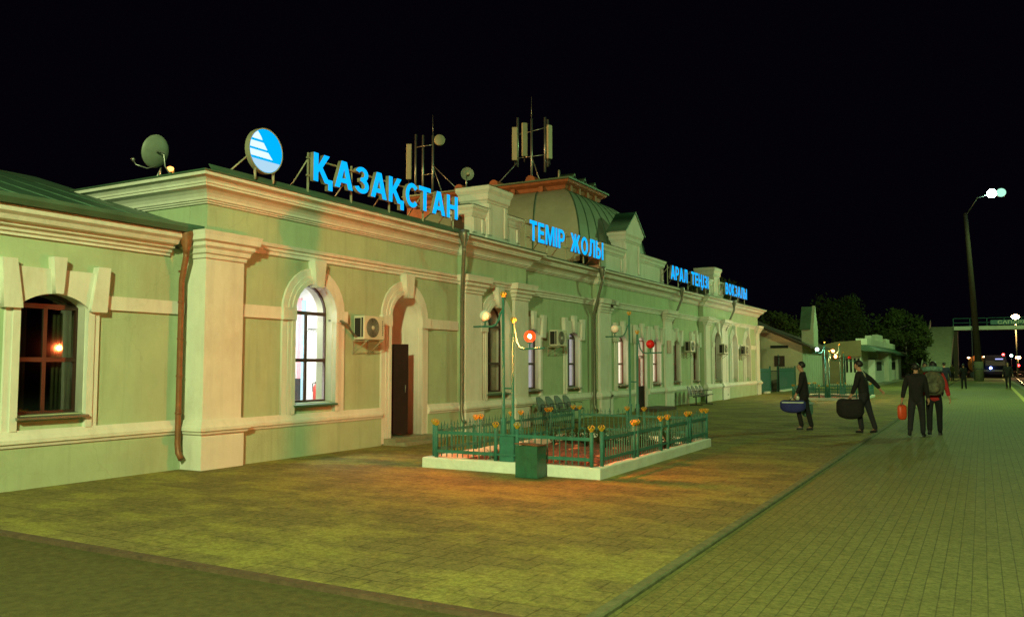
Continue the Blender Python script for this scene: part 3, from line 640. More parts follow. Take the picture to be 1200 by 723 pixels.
for xx in (-14.6, -16.2, -17.8, -19.4):
    m = MB(); m.tube([(xx, 27.45, 8.6), (xx, 28.1, 8.6)], 0.2, 12); m.build('dormer_roll', M_crest, CR)
MB().tube([(TX1 - .3, 28.0, 8.6), (TX1 - .3, 28.0, 9.0)], 0.04, 8).build('vent_pipe', M_back, CR)

# left wing
LW0 = -1.0
m = MB(); m.sheet(rect(LW0, Y0 - 0.092, -0.1, 3.6), [arch(7.175, .5, 1.0, 2.53, .2)], XL - 0.42, XL)
m.box(XL - 0.02, XL + 0.055, LW0, Y0 - 0.14, -0.1, 0.58); m.build('wall', M_wall, ST)
MB().sweep([(XL, LW0), (XL, Y0 - 0.14)], ledp).build('plinth_ledge', M_trim, ST)
c2 = [(-0.3, 3.46), (0.04, 3.46), (0.04, 3.50), (0.08, 3.515), (0.09, 3.56), (0.15, 3.58), (0.16, 3.62), (0.24, 3.64), (0.27, 3.70), (0.33, 3.74), (0.34, 3.82), (-0.3, 3.84)]
MB().sweep([(XL, LW0), (XL, Y0 - 0.42)], c2).build('cornice', M_trim, ST)
MB().box(XL - .01, XL + .045, 7.88, Y0 - .1, 2.52, 2.73).build('string_course', M_trim, ST); MB().box(XL - .01, XL + .045, LW0, 6.46, 2.52, 2.73).build('string_course', M_trim, ST)
surround_seg(XL, 7.175, ST, h=0.5)
window(XL, 7.175, dict(h=.5, z0=1.0, sp=2.53, ri=.2), ST, M_frame, M_glassd, room='dark', tilt=R(2.69), tr=1.77)
# its roof with seams and gutter
m = MB(); m.hexa([(-15.9, LW0, 5.29), (-15.9, LW0, 5.33), (-15.9, Y0 - .02, 5.29), (-15.9, Y0 - .02, 5.33), (-11.12, LW0, 3.86), (-11.12, LW0, 3.90), (-11.12, Y0 - .02, 3.86), (-11.12, Y0 - .02, 3.90)])
m.hexa([(-20.7, LW0, 3.86), (-20.7, LW0, 3.90), (-20.7, Y0 - .02, 3.86), (-20.7, Y0 - .02, 3.90), (-15.9, LW0, 5.29), (-15.9, LW0, 5.33), (-15.9, Y0 - .02, 5.29), (-15.9, Y0 - .02, 5.33)])
RF = m.build('roof', M_roof, ST)
m = MB()
for i in range(16):
    yy = LW0 + 0.3 + i * 0.62; m.tube([(-11.14, yy, 3.905), (-15.9, yy, 5.34)], 0.016, 5)
m.build('seam', M_roof, RF)
m = MB(); m.sweep([(-11.14, LW0), (-11.14, Y0 - .1)], [(-.02, 3.83), (0.05, 3.83), (0.10, 3.90), (0.10, 3.955), (0.08, 3.955), (0.04, 3.90), (-.02, 3.905)])
m.build('gutter', M_roof, ST)
# drainpipes
def drain(y, x, z1, mat, zb=0.2, ytop=None, xtop=None):
    ytop = y if ytop is None else ytop; xtop = x if xtop is None else xtop
    m = MB()
    m.tube([(xtop, ytop, z1 + .02), (xtop, ytop, z1 - .10), (xtop, ytop, z1 - .36), (xtop, ytop, z1 - .42)], [.13, .13, .05, .046], 4 if mat is M_pipeg else 12)
    pts = [(xtop, ytop, z1 - .38), (xtop, ytop, z1 - .46), (x, y, z1 - .46 - 2.2 * abs(xtop - x) - .02), (x, y, zb + .25), (x + .02, y, zb + .1), (x + .10, y, zb)]
    m.tube(pts, .048, 10, cap=True)
    for zz in (0.9, 1.5, 2.1, 2.7, 3.2): m.tube([(x, y, zz), (x, y, zz + .03)], .056, 10)
    o = m.build('drainpipe', mat, ST); 
    return o
drain(9.24, -11.36, 3.90, M_pipeb, 0.18, 9.18, -11.2)
drain(17.0, -10.90, 4.83, M_pipeg, 0.3, 16.45, -10.5); drain(25.25, -11.05, 4.83, M_pipeg, 0.2, 24.9, -10.6)
drain(33.2, -11.08, 4.83, M_pipeg, 0.2, 33.15, -10.6); drain(41.1, -10.98, 4.83, M_pipeg, 0.2, 41.1, -10.5)

# ============================================================ lit letter signs on the roof
def ell(cx, cy, rx, ry, a0, a1, n=14): return [(cx + rx * math.cos(R(a0 + (a1 - a0) * i / n)), cy + ry * math.sin(R(a0 + (a1 - a0) * i / n))) for i in range(n + 1)]
def rc(x0, x1, y0, y1): return [(x0, y0), (x0, y1), (x1, y1), (x1, y0)]
GL = {
 'Т': [(rc(0, .70, .82, 1), []), (rc(.25, .45, 0, .82), [])],
 'Н': [(rc(0, .2, 0, 1), []), (rc(.52, .72, 0, 1), []), (rc(.2, .52, .41, .59), [])],
 'Ң': [(rc(0, .2, 0, 1), []), (rc(.50, .70, 0, 1), []), (rc(.2, .50, .41, .59), []), (rc(.70, .86, -.2, .16), [])],
 'А': [([(0, 0), (.29, 1), (.53, 1), (.82, 0), (.60, 0), (.545, .2), (.275, .2), (.22, 0)], [[(.325, .37), (.495, .37), (.41, .70)]])],
 'К': [([(0, 0), (0, 1), (.2, 1), (.2, .58), (.44, 1), (.68, 1), (.38, .53), (.72, 0), (.48, 0), (.25, .38), (.2, .32), (.2, 0)], [])],
 'Қ': [([(0, 0), (0, 1), (.2, 1), (.2, .58), (.44, 1), (.68, 1), (.38, .53), (.62, .16), (.82, .16), (.82, -.22), (.63, -.22), (.63, 0), (.48, 0), (.25, .38), (.2, .32), (.2, 0)], [])],
 'С': [(ell(.38, .5, .38, .5, 42, 318, 20) + ell(.38, .5, .19, .32, 318, 42, 20), [])],
 'О': [(ell(.39, .5, .39, .5, 0, 345, 23), [ell(.39, .5, .19, .32, 0, 345, 23)])],
 'З': [(ell(.29, .725, .31, .275, 160, -75, 14) + [(.22, .44), (.22, .58)] + ell(.29, .72, .12, .12, -60, 160, 8), []), (ell(.29, .29, .34, .29, 88, -165, 14) + ell(.29, .29, .15, .13, -165, 80, 8), [])],
 'Е': [([(0, 0), (0, 1), (.6, 1), (.6, .82), (.2, .82), (.2, .6), (.56, .6), (.56, .42), (.2, .42), (.2, .18), (.62, .18), (.62, 0)], [])],
 'М': [([(0, 0), (0, 1), (.26, 1), (.46, .38), (.66, 1), (.92, 1), (.92, 0), (.73, 0), (.73, .68), (.53, 0), (.39, 0), (.19, .68), (.19, 0)], [])],
 'І': [(rc(0, .2, 0, 1), [])],
 'Р': [([(0, 0), (0, 1)] + ell(.36, .68, .32, .32, 90, -90) + [(.2, .36), (.2, 0)], [[(.19, .83)] + ell(.36, .68, .13, .15, 90, -90, 8) + [(.19, .53)]])],
 'В': [([(0, 0), (0, 1)] + ell(.36, .755, .27, .245, 90, -45, 8) + ell(.36, .29, .33, .29, 60, -90, 10), [[(.19, .84)] + ell(.34, .74, .1, .1, 90, -90, 6) + [(.19, .64)], [(.19, .43)] + ell(.36, .3, .12, .13, 90, -90, 6) + [(.19, .17)]])],
 'Ж': [(rc(.44, .62, 0, 1), []), ([(.62, .34), (.62, .62), (.82, 1), (1.04, 1), (.78, .54), (1.06, 0), (.83, 0), (.66, .36)], []), ([(.44, .34), (.40, .36), (.23, 0), (0, 0), (.28, .54), (.02, 1), (.24, 1), (.44, .62)], [])],
 'Л': [([(0, 0), (0, .18), (.09, .2), (.13, .3), (.17, 1), (.74, 1), (.74, 0), (.54, 0), (.54, .82), (.35, .82), (.31, .2), (.24, .05), (.12, 0)], [])],
 'Ы': [([(0, 0), (0, 1), (.2, 1), (.2, .64)] + ell(.32, .32, .3, .32, 90, -90), [[(.19, .47)] + ell(.31, .32, .11, .15, 90, -90, 6) + [(.19, .17)]]), (rc(.72, .92, 0, 1), [])],
}
def glyph_mesh(chx, depth):
    m = MB()
    for k, (outer, holes) in enumerate(GL[chx]): m.sheet(outer, holes, -depth / 2, depth / 2 + .0006 * k)
    me = bpy.data.meshes.new('letter')
    for v in m.bm.verts: x_, y_, z_ = v.co; v.co = (y_, z_, x_)
    m.bm.normal_update(); bmesh.ops.recalc_face_normals(m.bm, faces=m.bm.faces[:]); m.bm.to_mesh(me); m.bm.free(); return me
def letter_sign(words, x, z0, H, label, spans, hangs=True):
    """spans: (y0,y1) per word"""
    ys = spans[0][0]; ye = spans[-1][1]
    root = thing('roof_sign', label, 'sign', (x, (ys + ye) / 2, 4.9), group='blue lit letter signs along the roof edge')
    for word, (a, b) in zip(words, spans):
        ms = [glyph_mesh(c, 0.085) for c in word]
        ref = glyph_mesh('Н', 0.085); rh = max(v.co.y for v in ref.vertices) - min(v.co.y for v in ref.vertices); rb = min(v.co.y for v in ref.vertices)
        wd = [(min(v.co.x for v in m.vertices), max(v.co.x for v in m.vertices)) for m in ms]
        gap = 0.10; tot = sum(q[1] - q[0] for q in wd) + gap * (len(word) - 1); sx = (b - a) / tot; sz = H / rh; y = a
        for mm, (l, r) in zip(ms, wd):
            for v in mm.vertices:
                p = v.co.copy(); v.co = (p.z + x, y + (p.x - l) * sx, z0 + (p.y - rb) * sz)
            y += (r - l + gap) * sx
            off = wloc(root); mm.transform(Matrix.Translation(-off))
            mm.materials.clear(); mm.materials.append(M_cyan); mm.materials.append(M_back)
            for f in mm.polygons: f.material_index = 0 if f.normal.x > 0.9 else 1
            o = bpy.data.objects.new('letter', mm); COL.objects.link(o); o.parent = root
    fm = MB(); xb = x - 0.075
    for zz in (z0 + 0.1, z0 + H - 0.1): fm.box(xb - .015, xb + .015, ys - .06, ye + .06, zz - .015, zz + .015)
    n = max(3, int((ye - ys) / 1.2)); 
    for i in range(n + 1):
        yy = ys + (ye - ys) * i / n
        fm.box(xb - .035, xb - .005, yy - .015, yy + .015, 4.84, z0 + H + .0); fm.tube([(xb - .02, yy, z0 + H * .8), (xb - .55, yy, 4.9)], 0.014, 5)
    fm.build('support_frame', M_back, root); return root
XS = -10.66
letter_sign(['ҚАЗАҚСТАН'], XS, 5.08, 0.53, 'lit blue ҚАЗАҚСТАН letters, the longest single word on the roof edge', [(11.48, 16.35)])
letter_sign(['ТЕМІР', 'ЖОЛЫ'], XS, 5.08, 0.56, 'lit blue letters ТЕМІР ЖОЛЫ in front of the green dome', [(19.95, 22.15), (22.55, 25.05)])
letter_sign(['АРАЛ', 'ТЕҢІЗІ'], XS, 5.08, 0.56, 'lit blue letters АРАЛ ТЕҢІЗІ between the pediment and the far pedestal', [(31.85, 34.0), (34.55, 37.1)])
letter_sign(['ВОКЗАЛЫ'], XS, 5.08, 0.56, 'lit blue letters ВОКЗАЛЫ, the farthest word on the roof edge', [(40.0, 44.2)])
# round emblem
em = thing('round_emblem_sign', 'round lit blue sign with white slanted stripes at the roof corner', 'sign', (XS, 10.34, 4.9))
rr, cy, cz = 0.385, 10.34, 5.37
m = MB(); m.lathe([(0, -.09), (rr + .008, -.09), (rr + .008, .01), (rr - .008, .01), (rr - .008, .0), (0, 0.0)], (XS, cy, cz), 'x', 48, smooth=False)
m.build('drum', M_back, em)
MB().lathe([(0, 0), (rr - .012, 0), (rr - .012, .004), (0, .004)], (XS + .001, cy, cz), 'x', 48, smooth=False).build('blue_face', M_cyanc, em)
def circ_clip(pts):
    out = []
    for u, v_ in pts:
        l = math.hypot(u, v_)
        if l > 0.955: u, v_ = u / l * 0.955, v_ / l * 0.955
        out.append((cy + u * rr, cz + v_ * rr))
    return out
def arcpts(v0, v1, n=6):   # left part of the circle from height v0 to v1
    return [(-math.sqrt(max(0, .955 ** 2 - t * t)), t) for t in [v0 + (v1 - v0) * i / n for i in range(n + 1)]]
st = MB()
for L, Rr in (((.44, .80), [(-.40, .68), (-.30, .56), (-.24, .44)]), ((.04, .33), [(-.17, .33), (-.05, .19), (.06, .04)]), ((-.34, -.06), [(.12, -.06), (.26, -.2), (.40, -.34)])):
    st.sheet(circ_clip(arcpts(L[0], L[1]) + Rr), [], XS + .006, XS + .009)
st.build('white_stripe', M_wlit, em)
seg_ = [(.955 * math.cos(t), .955 * math.sin(t)) for t in [math.pi + math.asin(.45 / .955) + (math.pi - 2 * math.asin(.45 / .955)) * i / 20 for i in range(21)]]
MB().sheet(circ_clip(seg_), [], XS + .006, XS + .009).build('white_base', M_wlit2, em)
l_ = MB()
for yy in (cy - .2, cy + .22): l_.tube([(XS - .04, yy, cz - .33), (XS - .04, yy, 4.84)], .022, 6)
l_.tube([(XS - .05, cy - .33, cz - .12), (XS - .3, cy - .62, 4.86)], .016, 6)
l_.build('leg', M_back, em)

# ============================================================ roof equipment
dh = thing('satellite_dish', 'grey satellite dish on a tripod at the near roof corner', 'satellite dish', (-12.5, 9.75, 4.8))
prof = [(0, 0)] + [(0.29 * i / 10, 0.075 * (i / 10) ** 2) for i in range(1, 11)] + [(0.295, .08), (0.29, 0.07)] + [(0.29 * i / 10, 0.075 * (i / 10) ** 2 - .012) for i in range(9, 0, -1)] + [(0, -.012)]
m = MB(); m.lathe(prof, (0, 0, 0), 'x', 32); m.xf(Matrix.Translation((-12.5, 9.6, 5.42)) @ Matrix.Rotation(R(186), 4, 'Z') @ Matrix.Rotation(R(-16), 4, 'Y') @ Matrix.Scale(1.0, 4, (0, 0, 1)))
m.build('reflector', M_dish, dh)
m = MB(); m.tube([(-12.47, 9.6, 5.42), (-12.40, 9.64, 5.36), (-12.42, 9.68, 5.18), (-12.30, 9.9, 4.80)], .016, 6); m.box(-12.46, -12.42, 9.52, 9.68, 5.40, 5.43); m.tube([(-12.48, 9.65, 5.15), (-12.65, 9.6, 4.8)], .014, 6); m.tube([(-12.48, 9.65, 5.15), (-12.3, 9.5, 4.8)], .014, 6)
m.build('stand', M_steel, dh)
m = MB(); m.tube([(-12.5, 9.55, 5.16), (-12.55, 9.42, 5.10), (-12.66, 9.28, 5.15), (-12.70, 9.26, 5.22)], .012, 6); m.ball((-12.71, 9.26, 5.24), .032); m.build('feed_arm', M_steel, dh)
spk = thing('roof_dish', 'round dark reflector dish on the first pedestal of the roof', 'dish', (-11.65, 18.3, 6.2))  # round dish on the pedestal, gives no light
m = MB(); m.lathe([(0, -.10), (.05, -.10), (.10, -.06), (.17, .0), (.175, .01), (.16, .0), (.08, -.05), (0, -.06)], (0, 0, 0), 'x', 24); m.xf(Matrix.Translation((-11.65, 18.4, 6.70)) @ Matrix.Rotation(R(-50), 4, 'Z')); m.build('bowl', M_dish, spk)
m = MB(); m.ball((-11.62, 18.36, 6.70), .045); m.build('feed_cap', M_ant, spk)
MB().tube([(-11.68, 18.4, 6.65), (-11.7, 18.42, 6.3)], .02, 6).build('stand', M_steel, spk)
def antenna(base, label, panels, poles, extras, z0):
    a = thing('antenna_mast', label, 'antenna', base, group='mobile antennas on the station roof')
    for x, y, za, zb in poles: MB().tube([(x, y, za), (x, y, zb)], .045, 8).build('pole', M_steel, a)
    for x, y, za, zb, rz in panels:
        p = MB(); p.box(-.06, .06, -.11, .11, za, zb); p.xf(Matrix.Translation((x, y, 0)) @ Matrix.Rotation(rz, 4, 'Z')); p.build('panel', M_ant, a, bevel=0.02)
        c = MB(); c.tube([(x, y, za), (x, y, za - .25)], .03, 6); c.build('cable_tail', M_black, a)
    for q in extras: MB().tube(q, .009 if q[0][2] > 11 and abs(q[0][0] - q[1][0]) < .1 else .022, 6).build('brace', M_steel, a)
    return a
antenna((-19.5, 28.2, 8.6), 'thin antenna mast with side dish behind the ҚАЗАҚСТАН sign', [(-20.62, 28.0, 9.4, 10.9, R(-60))],
        [(-20.35, 28.1, 8.5, 11.3), (-20.05, 28.2, 8.5, 11.25), (-19.48, 28.1, 8.55, 11.15)],
        [[(-20.35, 28.1, 10.75), (-19.48, 28.1, 10.75)], [(-20.05, 28.2, 9.55), (-19.48, 28.1, 9.55)], [(-19.48, 28.1, 9.9), (-18.2, 28.1, 8.7)], [(-19.48, 28.1, 9.9), (-19.1, 28.3, 8.6)], [(-19.48, 28.1, 11.1), (-19.5, 28.1, 12.0)]], 8.6)
dd2 = MB(); dd2.lathe([(0, -.10), (.2, -.10), (.22, -.05), (.22, .06), (.20, .07), (0, .07)], (0, 0, 0), 'x', 24); dd2.xf(Matrix.Translation((-19.05, 27.95, 10.85)) @ Matrix.Rotation(R(-50), 4, 'Z'))
o_ = [o for o in S.objects if o.name.startswith('antenna_mast')][0]; dd2.build('drum_dish', M_ant, o_)
antenna((-15.4, 29.1, 8.65), 'antenna cluster with three pale panels above the dome crest', [(-16.05, 28.9, 9.85, 11.2, R(-70)), (-15.5, 28.7, 9.9, 11.25, R(-45)), (-14.55, 29.0, 9.75, 11.1, R(-20))],
        [(-15.4, 29.1, 8.6, 11.5), (-14.85, 29.2, 9.3, 11.5), (-15.98, 29.0, 9.6, 11.6), (-14.72, 29.2, 9.5, 11.4)],
        [[(-16.0, 29.0, 10.9), (-14.7, 29.2, 11.1)], [(-16.0, 29.0, 9.95), (-14.7, 29.2, 10.0)], [(-15.98, 29.0, 9.8), (-17.1, 28.7, 8.6)], [(-15.4, 29.1, 10.0), (-14.9, 29.0, 8.7)], [(-15.4, 29.1, 11.4), (-15.4, 29.1, 12.4)]], 8.6)

# ============================================================ air conditioners
def ac(loc, rz, label, W=.66, H=.48, D=.27, first=None):
    if first: return dup(first, loc, rz, label)
    a = thing('air_conditioner', label, 'air conditioner', loc, rz, group='outdoor air conditioning units on the facade')
    a.location = (0, 0, 0); a.rotation_euler = (0, 0, 0)
    m = MB(); m.box(.10, .10 + D, -W / 2, W / 2, 0, H); m.build('casing', M_ac, a, bevel=0.012)
    m = MB(); cx = .10 + D + .004
    for r in (.05, .075, .10, .125, .15, .175, .195): m.lathe([(r - .004, 0), (r + .004, 0), (r + .004, .008), (r - .004, .008), (r - .004, 0)], (cx, -.06, H / 2), 'x', 28)
    for k in range(16):
        t = 2 * math.pi * k / 16; m.tube([(cx + .004, -.06 + .04 * math.cos(t), H / 2 + .04 * math.sin(t)), (cx + .004, -.06 + .2 * math.cos(t), H / 2 + .2 * math.sin(t))], .003, 4)
    m.build('fan_grille', M_grille, a)
    MB().lathe([(0, 0), (.198, 0), (.198, .003), (0, .003)], (.10 + D, -.06, H / 2), 'x', 28).build('fan_recess', M_dark, a)
    MB().lathe([(0, 0), (.045, 0), (.04, .012), (0, .014)], (cx + .002, -.06, H / 2), 'x', 20).build('fan_hub', M_ac, a)
    m = MB(); m.box(.13, .10 + D - .09, -W / 2 - .004, -W / 2 + .01, .05, H - .05); m.box(.10 + D - .07, .10 + D - .03, -W / 2 - .004, -W / 2 + .01, .05, H - .04)
    m.build('side_intake', M_dark, a)
    m = MB()
    for i in range(7): m.box(cx - .003, cx + .001, .245, .245 + (.022, .028, .02)[i % 3], .09 + i * .045, .09 + i * .045 + .028)
    m.build('maker_mark', surf('dark_blue_print', (0.02, 0.02, 0.06), .5), a)
    for yy in (-W / 2 + .1, W / 2 - .1): m = MB(); m.box(-.0, .40, yy - .015, yy + .015, -.035, -.004); m.tube([(.02, yy, -.28), (.36, yy, -.03)], .01, 5); m.box(-.0, .02, yy - .015, yy + .015, -.3, -.02); m.build('bracket', M_back, a)
    a.location = loc; a.rotation_euler = (0, 0, rz); return a
a0 = ac((XA, 13.45, 2.20), 0, 'air conditioner beside the first arched window, pipe running into the window')
ac((XR, 22.4, 2.24), 0, 'air conditioner right of the red lamp globe, between two narrow windows', first=a0)
ac((XR, 35.35, 2.24), 0, 'air conditioner beyond the main door, left of the far narrow window', first=a0)
ac((XB, 39.9, 2.20), 0, 'air conditioner across the far round-arched window', first=a0)
ac((XA, 44.5, 2.20), 0, 'farthest air conditioner, between the two pale blind arches', first=a0)
tag(MB().tube([(-11.2, 12.6, 2.56), (-10.98, 12.72, 2.55), (-10.93, 12.85, 2.49), (-10.93, 12.98, 2.35), (-10.92, 13.1, 2.26), (-10.9, 13.3, 2.23)], .022, 8).build('coolant_pipe', M_pipeg), 'insulated grey pipe from the arched window to its air conditioner', 'pipe')
tag(MB().tube([(-11.2, 44.0, 2.75), (-10.95, 44.0, 2.7), (-10.9, 44.15, 2.5), (-10.9, 44.3, 2.35)], .02, 6).build('coolant_pipe', M_pipeg), 'pipe drooping to the farthest air conditioner', 'pipe')

# ============================================================ lamp posts on the planters
def finial(m, c, r=.036):
    x, y, z = c
    m.lathe([(0, 0), (r * .55, 0), (r * .5, .01), (r * .8, .02), (r * 1.05, .045), (r * .9, .06), (r * .55, .055), (0, .05)], c, 'z', 10)
    for k in range(4):
        t = k * math.pi / 2 + .4; m.tube([(x + r * .85 * math.cos(t), y + r * .85 * math.sin(t), z + .045), (x + r * 1.15 * math.cos(t), y + r * 1.15 * math.sin(t), z + .075), (x + r * .45 * math.cos(t), y + r * .45 * math.sin(t), z + .105)], [.014, .013, .004], 5)
def lamp_pair():
    a = thing('lamp_post', '', 'lamp post', group='twin teal lamp posts on the planters')
    MB().box(-.13, .13, -.06, .06, .0, .40).build('base_box', M_teal, a, bevel=.006)
    T, Z = .09, -.17
    for x, z1 in ((-.085, 2.78 + Z), (.085, 2.36 + Z)):
        MB().tube([(x, 0, .0), (x, 0, .66), (x, 0, .68), (x * 1.1, 0, z1)], [.042, .042, .026, .022], 10).build('pole', M_teal, a)
        f = MB(); finial(f, (x * 1.1, 0, z1 - .01), .034); f.build('finial', M_yel, a)
    MB().tube([(-.09, 0, 1.15), (.09, 0, 1.15)], .014, 6).build('crosspiece', M_teal, a)
    f = MB(); x = -.093; f.tube([(x, 0, 2.60 + Z), (x - .05, 0, 2.52 + Z), (x - .08, 0, 2.42 + Z), (x - .13, 0, 2.34 + Z), (x - .2, 0, 2.315 + Z), (x - .56, 0, 2.315 + Z)], .016, 7)
    f.tube([(x - .34, 0, 2.315 + Z), (x - .34, 0, 2.38 + Z), (x - .34, 0, 2.40 + Z)], [.014, .014, .05], 8); f.build('arm', M_teal, a)
    f = MB(); x = .093; f.tube([(x, 0, 2.34 + Z), (x + .03, 0, 2.2 + Z), (x + .06, 0, 2.06 + Z), (x + .12, 0, 1.96 + Z), (x + .2, 0, 1.945 + Z), (x + .56, 0, 1.955 + Z)], .016, 7)
    f.tube([(x + .30, 0, 1.95 + Z), (x + .30, 0, 2.02 + Z), (x + .30, 0, 2.05 + Z)], [.014, .014, .05], 8); f.build('arm', M_teal, a)
    g1 = MB(); g1.ball((-.433, 0, 2.49 + Z), .094); g1.build('globe', M_globeW, a)
    g2 = MB(); g2.ball((.393, 0, 2.14 + Z), .094); g2.build('globe', M_globeR, a)
    return a
L1 = lamp_pair(); L1.location = (-6.60, 11.66, .17); L1['label'] = 'nearest twin lamp post, its right globe glowing bright red-orange by the bin'
gl = sorted(kids(L1, 'globe'), key=lambda o: o.data.vertices[0].co.x)
L2 = dup(L1, (-6.66, 17.35, .17), None, 'second twin lamp post before the main door, white and red globes unlit')
L3 = dup(L1, (-6.42, 42.2, .10), None, 'twin lamp post of the far planter with a lit white left globe')
L4 = dup(L1, (-6.55, 48.0, .10), None, 'farthest twin lamp post, its left globe glowing orange and right one red')
def globes(L, a, b):
    g_ = kids(L, 'globe'); g_.sort(key=lambda o: sum(v.co.x for v in o.data.vertices)); 
    for o, q in ((g_[0], a), (g_[1], b)):
        if not q: continue
        setmat(o, q[0]); c = sum((v.co for v in o.data.vertices), Vector()) / len(o.data.vertices)
        bm_ = MB(); bm_.ball(c, .026, seg=16, rings=10); me = bpy.data.meshes.new('bulb'); bm_.bm.to_mesh(me); bm_.bm.free(); me.materials.append(q[1])
        bo = bpy.data.objects.new('bulb', me); COL.objects.link(bo); bo.parent = o
globes(L1, None, (M_globeOn, B_red)); globes(L3, (M_globeOnW, B_white), (M_globeOnO, B_or)); globes(L4, (M_globeOnO, B_or), None)

# ============================================================ planters and their fences
def picket_panel(par, p0, p1, zb=.17):
    """one fence panel with its two end posts; p0,p1 plan points"""
    p0 = Vector((*p0, 0)); p1 = Vector((*p1, 0)); d = (p1 - p0); L = d.length; u = d / L; ang = math.atan2(u.y, u.x)
    T = Matrix.Translation((p0.x, p0.y, zb)) @ Matrix.Rotation(ang, 4, 'Z')
    m = MB()
    for z0, z1 in ((.08, .13), (.385, .435)): m.box(.02, L - .02, -.014, .014, z0, z1)
    n = max(3, round(L / .105))
    for i in range(1, n):
        x = L * i / n; h = .53 if i % 2 else .50
        m.box(x - .0065, x + .0065, -.0065, .0065, .02, h); m.tube([(x, 0, h), (x, 0, h + .055)], [.009, .001], 5)
    for i in range(1, n, 2):
        x = L * i / n; r = .035
        for s in (-1, 1): m.tube([(x, 0, .44), (x + s * r, 0, .455), (x + s * r * 1.2, 0, .49), (x + s * r * .6, 0, .51), (x + s * r * .4, 0, .49)], .0045, 4)
    m.xf(T); m.build('panel', M_teal, par)
    for x in (0, L):
        q = MB(); q.tube([(x, 0, -.01), (x, 0, .52)], .032, 8); q.xf(T); po = q.build('post', M_teal, par)
        q = MB(); finial(q, (x, 0, .515), .042); q.xf(T); f = q.build('finial', M_yel, po)
        q = MB(); q.ball((x, 0, .515 + .065), .016, seg=8, rings=6); q.xf(T); q.build('finial_bud', M_redp, f)
def planter(x0, x1, y0, y1, label, flabel, ylist, xlist, hgt=.17, soilmat=None):
    p = thing('planter', label, 'planter', ((x0 + x1) / 2, (y0 + y1) / 2, 0), group='whitewashed planters on the plaza'); t = .13
    m = MB()
    prof = [(0, -.05), (0, hgt - .015), (-.015, hgt), (-t + .01, hgt), (-t, hgt - .01), (-t, -.05)]
    # slightly uneven hand-made curb
    pts = []
    cs = [(x0, y0), (x0, y1), (x1, y1), (x1, y0)]
    m.sweep(cs[::-1], prof, closed=True)
    c = m.build('curb', M_white, p)
    sub = c.modifiers.new('s', 'SUBSURF'); sub.subdivision_type = 'SIMPLE'; sub.levels = sub.render_levels = 5
    tex = bpy.data.textures.new('n', 'CLOUDS'); tex.noise_scale = .22; dm_ = c.modifiers.new('d', 'DISPLACE'); dm_.texture = tex; dm_.strength = .022; dm_.mid_level = .5
    f = thing('garden_fence', flabel, 'fence', ((x0 + x1) / 2, (y0 + y1) / 2, hgt), group='low teal picket fences round the planters'); e = .075
    for a, b in xlist:
        picket_panel(f, (a, y0 + e), (b, y0 + e), hgt); picket_panel(f, (a, y1 - e), (b, y1 - e), hgt)
    for a, b in ylist:
        picket_panel(f, (x1 - e, a), (x1 - e, b), hgt); picket_panel(f, (x0 + e, a), (x0 + e, b), hgt)
    # rails bridging the gaps between panels
    m = MB()
    for (a, b), (c_, d_) in zip(xlist[:-1], xlist[1:]):
        for yy in (y0 + e, y1 - e):
            for z in (.09, .40): MB().box(b, c_, yy - .012, yy + .012, hgt + z, hgt + z + .03).build('rail', M_teal, f)
    for (a, b), (c_, d_) in zip(ylist[:-1], ylist[1:]):
        for xx in (x0 + e, x1 - e):
            for z in (.09, .40): MB().box(xx - .012, xx + .012, b, c_, hgt + z, hgt + z + .03).build('rail', M_teal, f)
    # soil bed
    s = bmesh.new(); nx, ny = 40, 70; vs = []
    for j in range(ny + 1):
        row = []
        for i in range(nx + 1):
            u, v_ = i / nx, j / ny; x = x0 + t + (x1 - x0 - 2 * t) * u; y = y0 + t + (y1 - y0 - 2 * t) * v_
            z = .06 + .035 * math.sin(x * 5 + 1.3 * math.sin(y * 3)) * math.sin(y * 4.1) + random.uniform(-.018, .018) + .07 * math.exp(-((x + 6.0) ** 2 + (y - y0 - 2.6) ** 2) * 1.2)
            if min(u, 1 - u, v_, 1 - v_) < .01: z = .04
            row.append(s.verts.new((x, y, z)))
        vs.append(row)
    for j in range(ny):
        for i in range(nx): s.faces.new((vs[j][i], vs[j][i + 1], vs[j + 1][i + 1], vs[j + 1][i]))
    b_ = MB(); b_.bm.free(); b_.bm = s; o = b_.build('soil', soilmat or M_soil, p)
    return p, f
planter(-8.16, -4.96, 11.52, 17.35, 'near planter with red soil behind a whitewashed curb', 'near low teal picket fence with yellow finials round the red soil bed',
        [(11.76, 13.09), (13.25, 14.42), (14.80, 15.96), (16.12, 17.27)], [(-7.93, -6.79), (-6.40, -5.13)])
planter(-8.1, -4.95, 42.0, 48.1, 'far planter with a pale curb beyond the station door', 'far low teal picket fence behind the two people with bags', [(42.2, 43.6), (43.75, 45.1), (45.4, 46.6), (46.75, 48.0)], [(-7.93, -6.79), (-6.40, -5.13)], .12)
